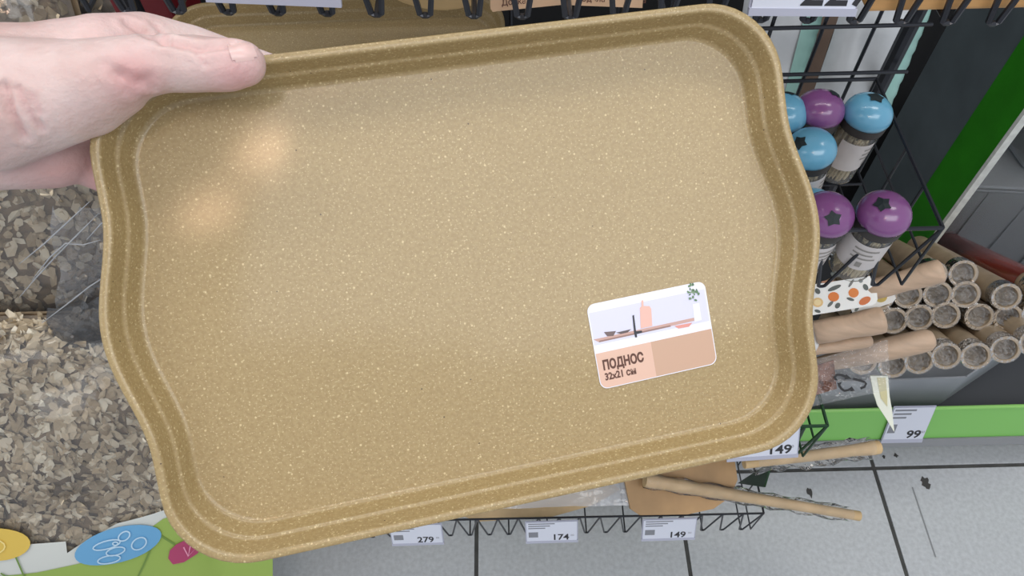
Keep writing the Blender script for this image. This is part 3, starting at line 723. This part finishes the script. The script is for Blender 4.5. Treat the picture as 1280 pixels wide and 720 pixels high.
# spoon with white head, second handle
a, b = at(1018, 416, Y=.462), at(1107, 399, Y=.462)
ut2 = thing('spoon', 'thick wooden handle with white rounded silicone head beside the tray edge', 'utensil', a)
add('handle', handle_geo(a, b, .0165, .95, .9), wood_m, ut2, smooth=True, world=True, angle=60)
hc = at(1003, 421, Y=.462); dirx = (b - a).normalized()
bm = bmesh.new(); bmesh.ops.create_uvsphere(bm, u_segments=20, v_segments=12, radius=1)
Ms = frame(hc, dirx, V((0, .6, .8))) @ Matrix.Diagonal((.020, .027, .012, 1)); bm.transform(Ms); bm.verts.index_update()
add('silicone_head', ([v.co.copy() for v in bm.verts], [tuple(v.index for v in f.verts) for f in bm.faces]), white_sil, ut2, smooth=True, world=True); bm.free()
a, b = at(960, 446, Y=.455), at(1091, 425, Y=.455)
ut3 = thing('spoon', 'slim wooden handle lying just below the thick one', 'utensil', a); add('handle', handle_geo(a, b, .0085, .95, .9), wood_m, ut3, smooth=True, world=True, angle=60)
a, b = at(960, 470, Y=.450), at(1168, 423, Y=.470)
ut4 = thing('spatula', 'wooden-handled spatula sticking out of the clear bag over the rolls', 'utensil', a); add('handle', handle_geo(a, b, .0150, .95, .55), wood_m, ut4, smooth=True, world=True, angle=60)
o = add('blade', slab([at(u, v, Y=.452) for u, v in ((905, 468), (962, 455), (968, 482), (910, 500))], V((0, -.7, .7)), .006), white_sil, ut4, world=True)
# clear bag with recycling mark
nbg = V((-.12, -.62, .77)).normalized(); pbg = at(1060, 465, Y=.430)
def ong(u, v, lift=0): return onp(u, v, pbg, nbg) + nbg * lift
bag = thing('clear_bag', 'crinkled clear plastic bag with black recycling mark over the basket edge', 'bag', ong(1000, 490))
corners = [ong(940, 470), ong(1108, 424), ong(1112, 486), ong(945, 522)]
vs, fs = [], []
for i in range(25):
    for j in range(13):
        a_, b_ = i / 24, j / 12; q = corners[0].lerp(corners[1], a_).lerp(corners[3].lerp(corners[2], a_), b_)
        cr = .0055 * max(0, (a_ - .70) / .3); vs.append(q + nbg * (.004 + cr * noise.noise(V((a_ * 22, b_ * 7, 1))) + .0012 * noise.noise(V((a_ * 8, b_ * 8, 4)))))
for i in range(24):
    for j in range(12): fs.append((i * 13 + j, i * 13 + j + 1, (i + 1) * 13 + j + 1, (i + 1) * 13 + j))
add('film', (vs, fs[0:]), film_mat('bag_film', (.97, .97, .97), .10, .4, 1.0, 90, rough=.12), bag, smooth=True, world=True)
add('brown_insert', slab([ong(u, v, .0005) for u, v in ((955, 478), (1042, 450), (1046, 486), (958, 512))][::-1], nbg, .002), mat('insert_brown', srgb(158, 104, 76), .6), bag, world=True)
rec = []
rm_ = film_ink = mat('bag_ink', (.012, .012, .014), .5)
for pts in ([(1043, 474), (1041, 470), (1044, 467), (1049, 467), (1056, 470)], [(1064, 472), (1070, 473.5), (1077, 475.5), (1080, 478), (1078, 482), (1073, 484)], [(1046, 479), (1049, 484), (1053, 487), (1058, 486), (1063, 483)]):
    wide = []
    for k, p in enumerate(pts):
        q0 = V(pts[max(0, k - 1)]); q1 = V(pts[min(len(pts) - 1, k + 1)]); d = (q1 - q0).normalized(); wide.append((V(p) + V((-d.y, d.x)) * 1.5, V(p) - V((-d.y, d.x)) * 1.5))
    vs = [ong(a_.x, a_.y, .0075) for pr in wide for a_ in pr]; fs = [(2 * k, 2 * k + 2, 2 * k + 3, 2 * k + 1) for k in range(len(pts) - 1)]
    add('recycling_arrow', (vs, fs), rm_, bag, world=True)
for tri in ([(1055, 466), (1062, 472), (1053, 473)], [(1062, 481), (1066, 487), (1060, 488)], [(1044, 477), (1050, 476), (1046, 483)]):
    add('arrow_head', ([ong(*p, .0076) for p in tri], [(0, 1, 2)]), rm_, bag, world=True)
fM = frame(ong(1034, 489, .006), ong(1040, 474) - ong(1034, 489), ong(1026, 486) - ong(1034, 489))
lettering('05', .013, WM[bag].inverted() @ fM, mat('ink_brown', srgb(96, 52, 30), .5), bag, .0002)
# pale pointed blade hanging from the bag
nbl = V((-.1, -.75, .65)).normalized(); pbl = at(1100, 500, Y=.428)
def onl(u, v, lift=0): return onp(u, v, pbl, nbl) + nbl * lift
o = thing('palette_knife', 'pale pointed blade hanging out of the clear bag before the price rail', 'utensil', onl(1117, 540))
add('blade', slab([onl(u, v) for u, v in ((1088, 470), (1110, 470), (1112, 495), (1115, 512), (1118, 540), (1107, 522), (1097, 507), (1092, 492))][::-1], nbl, .003), mat('blade_white', srgb(240, 242, 225), .4), o, world=True)
add('blade_core', slab([onl(u, v, .0006) for u, v in ((1096, 472), (1107, 472), (1109, 496), (1109, 508), (1101, 498))][::-1], nbl, .0004), mat('blade_core', srgb(214, 206, 160), .5), o, world=True)
# wrapped stick poking out low
wrap_film = film_mat('wrap_film', (.99, .98, .96), .10, .15, .7, 70, rough=.1)
a, b = at(930, 580, Y=.40), at(1098, 559, Y=.43)
o = thing('wrapped_spoon', 'film-wrapped wooden stick poking out below the green basket corner', 'utensil', a)
add('stick', tube([a.lerp(b, s) for s in (0, .5, .8, .95, 1)], [.007, .0085, .009, .011, .0105], 14), pale_wood, o, smooth=True, world=True, angle=50)
vs = []; g = tube([a.lerp(b, s) for s in [i / 16 for i in range(1, 16)]], [.012 + .006 * abs(math.sin(i * 1.1)) for i in range(1, 16)], 14, caps=False)
add('film_wrap', ([v + V((noise.noise(v * 90), noise.noise(v * 90 + V((5, 0, 0))), noise.noise(v * 90 + V((0, 7, 0))))) * .005 for v in g[0]], g[1]), wrap_film, o, smooth=True, world=True)
# ------------------------------------------------------------------ lower basket: long stick, boards, film
a, b = at(806, 600, Y=.408), at(1074, 645, Y=.368)
o = thing('wrapped_rod', 'long film-wrapped wooden rod sticking far out of the lowest basket', 'utensil', a)
add('rod', tube([a.lerp(b, s) for s in (0, .25, .5, .8, 1)], [.011, .0105, .009, .008, .008], 14), pale_wood, o, smooth=True, world=True, angle=50)
g = tube([a.lerp(b, i / 24) for i in range(0, 24)], [.0125 + .0018 * math.sin(i * 1.9) for i in range(24)], 12, caps=False)
add('film_wrap', ([v + V((0, noise.noise(v * 60), noise.noise(v * 60 + V((5, 0, 0))))) * .0012 for v in g[0]], g[1]), wrap_film, o, smooth=True, world=True)
nlo = V((0, -.35, .94)).normalized()
def lowpoly(name, lab, cat, px, Y, t, m, tilt=nlo):
    p0 = at(px[0][0], px[0][1], Y=Y); o = add(name, slab([onp(u, v, p0, tilt) for u, v in px][::-1], tilt, t), m); rebase(o); tag(o, lab, cat); return o
lowpoly('wooden_board', 'honey brown wooden board under the long rod in the lowest basket', 'board', [(775, 570), (868, 560), (918, 572), (922, 600), (912, 622), (892, 636), (860, 643), (800, 644), (788, 636), (782, 606)], .455, .012, mat('honey_wood', srgb(184, 146, 98), .5, var=.25, vscale=14))
lowpoly('wooden_paddle', 'pale wooden paddle flat in the lowest basket beside the grey film', 'paddle', [(560, 640), (600, 618), (690, 600), (760, 600), (775, 612), (740, 632), (690, 646), (600, 652)], .41, .010, pale_wood)
vs, fs = [], []; c4 = [at(600, 600, Y=.43), at(925, 585, Y=.43), at(905, 648, Y=.385), at(560, 660, Y=.385)]
for i in range(21):
    for j in range(9):
        q = c4[0].lerp(c4[1], i / 20).lerp(c4[3].lerp(c4[2], i / 20), j / 8); q = V((q.x, q.y, .272 + .012 * (j / 8 - .5) * -1)); vs.append(q + V((0, 0, .006 * noise.noise(q * 40))))
for i in range(20):
    for j in range(8): fs.append((i * 9 + j, i * 9 + j + 1, (i + 1) * 9 + j + 1, (i + 1) * 9 + j))
o = add('plastic_film', (vs, fs), film_mat('grey_film', (.82, .82, .84), .45, .35, .6, 50, rough=.15), smooth=True); rebase(o); tag(o, 'loose grey plastic film over the paddle in the lowest basket', 'film')
# ------------------------------------------------------------------ upper basket: wooden goods and kraft cards
o = add('wooden_board', bevbox(.212, .372, .377, .56, 1.1785, 1.200, .002), mat('orange_wood', srgb(214, 164, 104), .5, var=.15, vscale=20, stretch=(1, 8, 8))); rebase(o); tag(o, 'orange-brown wooden board edge lying in the top basket by the price tag', 'board')
dc = at(556, 15, Y=.40)
Mr = Matrix.Translation(dc + V((0, .0, .0545))) @ Matrix.Rotation(math.radians(93), 4, 'X')
o = add('round_board', xf(lathe([(.0002, -.005), (.050, -.005), (.053, -.003), (.053, .003), (.050, .005), (.0002, .005)], 40), Mr), mat('round_wood', srgb(206, 172, 118), .5, var=.15, vscale=20), smooth=True, angle=40); rebase(o); tag(o, 'round pale wooden board standing on edge in the top basket', 'board')
kraft_m = mat('kraft_card', srgb(206, 172, 140), .65, var=.06, vscale=40)
def kraft(px, Y, lab, txt, tpos, ang):
    n = V((0, -.86, .5)).normalized(); p0 = at(px[0][0], px[0][1], Y=Y); P = [onp(u, v, p0, n) for u, v in px]
    t = thing('kraft_card', lab, 'card', P[0], group='kraft cards in the top basket'); add('card_sheet', slab(P[::-1], n, .0012), kraft_m, t, world=True)
    q = onp(*tpos, p0, n) + n * .0003; q1 = onp(tpos[0] + 30, tpos[1] + ang * 30, p0, n); ex = (q1 - q).normalized(); M = frame(q, ex, n.cross(ex))
    lettering(txt, .0048, WM[t].inverted() @ M, brown_ink, t, .00008)
kraft([(612, -40), (708, -44), (708, 5.5), (622, 14), (616, 15), (613, 11)], .396, 'kraft paper card beside the round board in the top basket', 'Доска  бамбук', (627, 7), -.09)
kraft([(709, -44), (806, -38), (803, 10), (712, 6.5)], .398, 'kraft paper card with small print at the tray rim in the top basket', 'Сделано из бука', (726, 1.5), .03)

# ------------------------------------------------------------------ price tags
def price_tag(pTL, pTR, pBR, pBL, lab, big, holder=True, rough=0, bigh=.27, bigx=.50, paper=PAPER):
    ex = (pTR - pTL + pBR - pBL) * .5; ey = (pTL - pBL + pTR - pBR) * .5; wd, ht = ex.length, ey.length
    c = (pTL + pTR + pBR + pBL) / 4; M = frame(c, ex, ey); t = thing('price_tag', lab, 'price tag', M=M, group='shelf price tags')
    add('card', prism(rrect(wd * .96, ht * .94, .002, 2), .0006), paper, t)
    if holder:
        h = add('holder', join(box(-wd / 2, wd / 2, -ht / 2, -ht / 2 + ht * .10, -.001, .0012), box(-wd / 2, wd / 2, -ht / 2, ht / 2, -.0018, -.0008)), mat('holder', srgb(186, 188, 204), .3), t)
    lettering(big, ht * bigh / .72, Matrix.Translation((wd * (bigx - .5), -ht * .36, .0008)), INK, t, ht * .008)
    lettering('00', ht * bigh * .3 / .72, Matrix.Translation((wd * .36, -ht * .36 + ht * bigh * .6, .0008)), GREYINK, t)
    for k in range(3): add('print_line', box(-wd * .44, -wd * .44 + wd * (.5 - .09 * k), ht * (.38 - .10 * k), ht * (.425 - .10 * k), .0006, .0008), GREYINK, t)
    add('code_block', box(-wd * .44, -wd * .26, -ht * .22, ht * .02, .0006, .0008), GREYINK, t)
    return t
def hang(u0, v0, u1, v1, Y, h, th, lab, big, **k):
    """tag whose lower edge runs between two photo points, leaning forward by th"""
    a = at(u0, v0, Y=Y); b = at(u1, v1, Y=Y); up = V((0, math.sin(th), math.cos(th))) * h
    return price_tag(a + up, b + up, b, a, lab, big, **k)
hang(490, 682, 555, 680, .345, .048, .42, 'white price tag reading 279 beneath the tray on the lowest basket', '279')
hang(657, 679, 722, 677, .345, .050, .42, 'white price tag reading 174 on the lowest basket front', '174')
hang(801, 676, 868, 674, .345, .050, .42, 'white price tag reading 149 on the lowest basket under the brown board', '149')
hang(905, 577, 994, 571, .345, .060, .42, 'white price tag reading 149 on the green basket by its corner', '149', bigh=.24, bigx=.56)
hang(936, 19, 1070, 20, .352, .042, .30, 'white price tag reading 227 on the top basket', '227', bigh=.46, bigx=.45)
hang(262, 2, 431, 9, .352, .042, .30, 'lavender-white blank-edged price tag on the top basket above the stacked trays', '', paper=mat('lavender_paper', srgb(205, 204, 232), .45))
p = [onp(u, v, RB + rn * .006, rn) for u, v in ((1112, 509), (1164, 508), (1159, 552), (1106, 553))]
price_tag(*p, 'white price tag reading 99 in the green shelf rail', '99', holder=True, bigh=.21, bigx=.54)

# ------------------------------------------------------------------ bags of wood chips at the left
def chip_mat():
    m = bpy.data.materials.new('wood_chip'); m.use_nodes = True; nt = m.node_tree; b = nt.nodes['Principled BSDF']; b.inputs['Roughness'].default_value = .6
    g = nt.nodes.new('ShaderNodeNewGeometry'); r = nt.nodes.new('ShaderNodeValToRGB'); e = r.color_ramp.elements
    e[0].color = (*srgb(164, 146, 118), 1); e[1].color = (*srgb(246, 238, 218), 1); x = e.new(.5); x.color = (*srgb(212, 194, 164), 1)
    nt.links.new(g.outputs['Random Per Island'], r.inputs[0]); nt.links.new(r.outputs[0], b.inputs['Base Color']); return m
chip_m = chip_mat(); core_b = mat('chip_core', srgb(150, 130, 104), .9, var=.4, vscale=60)
bag_film = film_mat('chip_bag_film', (.97, .97, .96), .08, .34, 1.0, 12, (1, 1, 3), rough=.09)
def pillow(wd, ht, dp, seed):
    def f(a, b, k=1.0):
        e = (max(0, 1 - abs(a) ** 3) * max(0, 1 - abs(b) ** 3.2)) ** .55
        return V((a * wd / 2, b * ht / 2, dp * e * k + .010 * noise.noise(V((a * 2.3 + seed, b * 2.6, seed))) * e * 2))
    return f
def chip_bag(lab, M, wd, ht, dp, seed, nchips, size, amin=-1, amax=1):
    rnd = random.Random(seed); f = pillow(wd, ht, dp, seed); t = thing('chip_bag', lab, 'bag', M=M, group='bags of wood chips'); NN = 36
    def sheet(k, off, wr=0):
        vs, fs = [], []
        for i in range(NN + 1):
            for j in range(NN + 1):
                a, b = 2 * i / NN - 1, 2 * j / NN - 1; p = f(a, b, k); p.z += off + (wr * noise.noise(V((p.x * 22 + p.y * 16, p.y * 6 - p.x * 5, seed * 3))) if wr else 0); vs.append(p)
        for i in range(NN):
            for j in range(NN): q = i * (NN + 1) + j; fs.append((q, q + NN + 1, q + NN + 2, q + 1))
        return vs, fs
    g = sheet(.94, -.010); back = ([V((v.x, v.y, -.004 - .3 * v.z)) for v in g[0]], [q[::-1] for q in g[1]])
    add('fill', join(g, back), core_b, t, smooth=True)
    gs = []
    for k in range(nchips + 900):
        a, b = rnd.uniform(-.985, .985), rnd.uniform(-.97, .97)
        if k >= nchips: b = rnd.choice((-1, 1)) * rnd.uniform(.90, 1.0)
        p = f(a, b, .94); p.z += rnd.uniform(-.008, .004) + (.004 if k >= nchips else 0); s = size * rnd.uniform(.5, 1.25)
        n = V((rnd.gauss(0, .45), rnd.gauss(0, .45), 1)).normalized(); ex = n.cross(V((rnd.uniform(-1, 1), rnd.uniform(-1, 1), .1))).normalized(); ey = n.cross(ex)
        m = rnd.randint(5, 7); asp = rnd.uniform(.45, 1); cv = rnd.uniform(-.25, .25) * s
        vs = [p + n * (cv + .001)]
        for q in range(m): th = 2 * math.pi * q / m + rnd.uniform(-.3, .3); rr = s * .5 * rnd.uniform(.75, 1.15); vs.append(p + ex * rr * math.cos(th) + ey * rr * asp * math.sin(th))
        gs.append((vs, [(0, 1 + q, 1 + (q + 1) % m) for q in range(m)]))
    add('wood_chips', join(*gs), chip_m, t, kind='stuff')
    add('film', sheet(1.0, .006, .007), bag_film, t, smooth=True)
    return t, f
# lower bag, leaning, with printed foot
A0, B0 = at(60, 770, Y=.245), at(60, 415, Y=.53)
cx_ = -.80; up_ = (V((0, B0.y, B0.z)) - V((0, A0.y, A0.z))); Lb = up_.length; up_.normalize()
Mb = frame(V((cx_, (A0.y + B0.y) / 2 + .03, (A0.z + B0.z) / 2)), V((1, 0, 0)), up_)
lb, fl = chip_bag('clear bag of pale wood chips with green printed foot, below the other bags', Mb, .70, Lb, .075, 3, 6500, .019)
def bag_uv(u, v):  # photo point -> bag face coordinates (plane of mean bulge)
    p = Mb.inverted() @ onp(u, v, Mb @ V((0, 0, .06)), Mb.to_3x3() @ V((0, 0, 1))); return p.x, p.y
def bagprint(name, px, col, lv, par=None):
    """polygon printed on the film: triangulated grid clipped by filling with bmesh and draped over the bulge"""
    bm = bmesh.new(); vs = [bm.verts.new((*bag_uv(*p), 0)) for p in px]; f = bm.faces.new(vs)
    bmesh.ops.triangulate(bm, faces=[f])
    for _ in range(4 if len(px) < 60 else 2): 
        lg = [e for e in bm.edges if e.calc_length() > .03]
        if lg: bmesh.ops.subdivide_edges(bm, edges=lg, cuts=1); bmesh.ops.triangulate(bm, faces=bm.faces[:])
    for v in bm.verts:
        a = max(-.999, min(.999, v.co.x / .35)); b = max(-.999, min(.999, v.co.y / (Lb / 2))); v.co.z = fl(a, b).z + .0145 + lv * .0008
    bm.verts.index_update(); geo = ([v.co.copy() for v in bm.verts], [tuple(v.index for v in f.verts) for f in bm.faces]); bm.free()
    o = add(name, geo, mat('bagink_%02x%02x%02x' % col, srgb(*col), .4), None, smooth=True); o.parent = par or lb; WM[o] = Mb; return o
white_b = bagprint('white_band', [(-80, 722), (-80, 668), (0, 672), (55, 665), (92, 666), (94, 680), (110, 670), (150, 650), (205, 640), (330, 628), (330, 700), (150, 705), (60, 722)], (205, 208, 202), 0)
green_b = bagprint('green_meadow', [(-120, 850), (-120, 712), (0, 702), (60, 700), (110, 694), (160, 676), (203, 650), (330, 640), (330, 850)], (150, 176, 84), 1)
bagprint('lilac_patch', [(-60, 700), (0, 703), (22, 716), (30, 760), (-60, 760)], (190, 180, 200), 2)
yl = bagprint('yellow_flower', ell(8, 662, 46, 20, .05, 28), (216, 184, 84), 3)
bl = bagprint('blue_flower', ell(153, 675, 50, 22, -.18, 32), (104, 164, 206), 4)
mg = bagprint('magenta_leaf', [(209, 700), (211, 690), (218, 684), (230, 681), (242, 684), (250, 692), (240, 703), (226, 709), (214, 709)], (172, 66, 104), 4)
def bagline(pts, col, lv, wpx=1.5, closed=False, par=None):
    n = len(pts); L, Rr = [], []
    for k in range(n):
        q0 = V(pts[k - 1] if closed or k else pts[0]); q1 = V(pts[(k + 1) % n] if closed or k < n - 1 else pts[-1]); d = (q1 - q0).normalized(); nn = V((-d.y, d.x)) * wpx * .5
        L.append(V(pts[k]) + nn); Rr.append(V(pts[k]) - nn)
    vs = []
    for p in [x for pr in zip(L, Rr) for x in pr]:
        x, y = bag_uv(p.x, p.y); a = max(-.999, min(.999, x / .35)); b = max(-.999, min(.999, y / (Lb / 2))); vs.append(V((x, y, fl(a, b).z + .0145 + lv * .0008)))
    m = n if closed else n - 1; fs = [(2 * k, (2 * k + 2) % (2 * n), (2 * k + 3) % (2 * n), 2 * k + 1) for k in range(m)]
    o = add('line_drawing', (vs, fs), mat('bagink_%02x%02x%02x' % col, srgb(*col), .4)); o.parent = par or lb; WM[o] = Mb
lw_ = (186, 214, 232)
for (cx, cy, rx, ry, rot) in ((141, 672, 16, 5, -.2), (161, 663, 7, 5, -.5), (178, 674, 9, 7, -.6), (143, 691, 13, 5, -.1), (151, 681, 11, 5, -.2), (151, 671, 3, 2, 0)): bagline(ell(cx, cy, rx, ry, rot, 18), lw_, 6, 1.6, True, bl)
bagline(ell(8, 664, 18, 9, 0, 16), (236, 216, 140), 5, 1.6, True, yl)
bagline([(226, 689), (231, 702), (240, 694), (231, 702), (233, 690)], (226, 150, 176), 6, 1.5, False, mg)
for pts in ([(38, 678), (46, 700), (53, 725)], [(20, 697), (36, 709), (50, 716)], [(200, 668), (216, 684)], [(190, 684), (180, 706), (168, 730)]): bagline(pts, (112, 142, 66), 3, 2.0)
# upper bags
C1 = at(30, 345, Y=.60)
up2 = V((0, .55, .83)).normalized()
M2 = frame(V((-.88, C1.y + .14, C1.z + .09)), V((1, .10, 0)), up2)
chip_bag('crinkled clear bag of wood chips lying in the middle of the pile', M2, .66, .56, .085, 11, 3800, .020)
M3 = frame(V((-.93, 1.03, 1.06)), V((1, .05, 0)), V((0, .35, .93)))
chip_bag('clear bag of wood chips at the back on top of the pile', M3, .80, .62, .09, 21, 2600, .024)
# slack clear film flap between the bags
vs, fs = [], []
FQ = [(70, 262), (190, 232), (220, 510), (88, 500)]
for i in range(17):
    for j in range(17):
        a, b = i / 16, j / 16; u = (FQ[0][0] * (1 - a) + FQ[1][0] * a) * (1 - b) + (FQ[3][0] * (1 - a) + FQ[2][0] * a) * b; v = (FQ[0][1] * (1 - a) + FQ[1][1] * a) * (1 - b) + (FQ[3][1] * (1 - a) + FQ[2][1] * a) * b
        q = at(u, v, Y=.56 - .05 * b); s = (a * 1.2 + b * .9); vs.append(q + V((0, -.016 * abs(math.sin(11 * s + 1.5 * noise.noise(V((a * 3, b * 3, 8))))) - .012 * noise.noise(V((a * 6, b * 6, 3))), .008 * math.sin(17 * s + 1))))
for i in range(16):
    for j in range(16): q = i * 17 + j; fs.append((q, q + 1, q + 18, q + 17))
o = add('film_flap', (vs, fs), film_mat('flap_film', (.86, .86, .87), .10, .5, .6, 26, (1, 1, 2), rough=.05), smooth=True); rebase(o); tag(o, 'slack folded clear film flap hanging between the chip bags', 'film')
WM[o] = Matrix.Translation(o.location)
glint_m = film_mat('film_glint', (.97, .97, .97), .55, .5, .3, 60, rough=.08)  # pale hazy tubes stand in for bright glints along the film folds
def yflap(v): return .528 - .05 * (v - 260) / 240
for pts in ([(124, 266), (98, 292), (72, 318), (46, 346), (24, 372)], [(126, 300), (104, 306), (82, 304), (62, 322), (40, 350)], [(140, 340), (112, 358), (84, 380), (52, 404)], [(112, 252), (84, 278), (56, 304), (24, 330)],
            [(150, 262), (126, 280), (108, 300)], [(118, 470), (100, 484), (84, 492)]):
    P = [at(u, v, Y=yflap(v)) for u, v in pts]
    sub('fold_glint', tube(P, [.0003] + [.0009] * (len(P) - 2) + [.0003], 6), glint_m, o, o)
vs, fs = [], []
for i in range(9):
    for j in range(13):
        a, b = i / 8, j / 12; u = 66 + 40 * b * 0 + a * (84 - 10 * b) + 18 * (b - .4); v = 385 + 120 * b - 18 * a
        q = at(u, v, Y=yflap(v) + .02); vs.append(q + V((0, .012 * noise.noise(V((a * 4, b * 5, 2))), .010 * noise.noise(V((a * 5, b * 4, 7))))))
for i in range(8):
    for j in range(12): q = i * 13 + j; fs.append((q, q + 1, q + 14, q + 13))
g = sub('dark_gap_sheet', (vs, fs), film_mat('gap_dark_film', (.30, .30, .32), .10, .4, .5, 30, rough=.1), o, o)  # dark-tinted film sheet stands in for the shadowy gap between the bags
g.data.polygons.foreach_set('use_smooth', [True] * len(g.data.polygons))
# dark red box and grey strip near the top of the pile
o = add('red_carton', xf(bevbox(-.03, .03, -.04, .04, 0, .20, .004), Matrix.Translation((at(174, 5, Y=.70).x, .74, .80))), mat('dark_red', srgb(110, 18, 26), .5)); rebase(o); tag(o, 'dark red carton behind the hand beside the rack', 'carton')

o = add('added_shade_board', bevbox(-.21, .19, .425, .59, 1.212, 1.226, .003), pale_wood); rebase(o); tag(o, 'added flat board hidden deep in the top basket to shade the stacked trays', 'board')  # added hidden board, put here to keep the tray stack below in shade
# plain spoons heaped in the green basket, carrying the printed utensils
def spoon(x0, x1, y, z, dy, lab):
    t = thing('wooden_spoon', lab, 'spoon', (x0, y, z), group='spoons heaped in the green basket'); a, b = V((x0, y, z)), V((x1, y + dy, z))
    add('handle', handle_geo(a, b, .0095), wood_m, t, smooth=True, world=True, angle=60)
    bm = bmesh.new(); bmesh.ops.create_uvsphere(bm, u_segments=16, v_segments=10, radius=1)
    bm.transform(frame(a + V((-.02, 0, 0)), b - a, V((0, 1, 0))) @ Matrix.Diagonal((.034, .022, .008, 1))); bm.verts.index_update()
    add('spoon_bowl', ([v.co.copy() for v in bm.verts], [tuple(v.index for v in f.verts) for f in bm.faces]), wood_m, t, smooth=True, world=True); bm.free()
for k, (n, x0) in enumerate((('lowest', .0), ('second', -.03), ('third', .02), ('uppermost', -.02))):
    for y in (.425, .470, .515): spoon(x0, x0 + .31, y, .506 + .021 * k, .01 * (-1) ** k, 'plain wooden spoon in the %s layer of the green basket heap' % n)
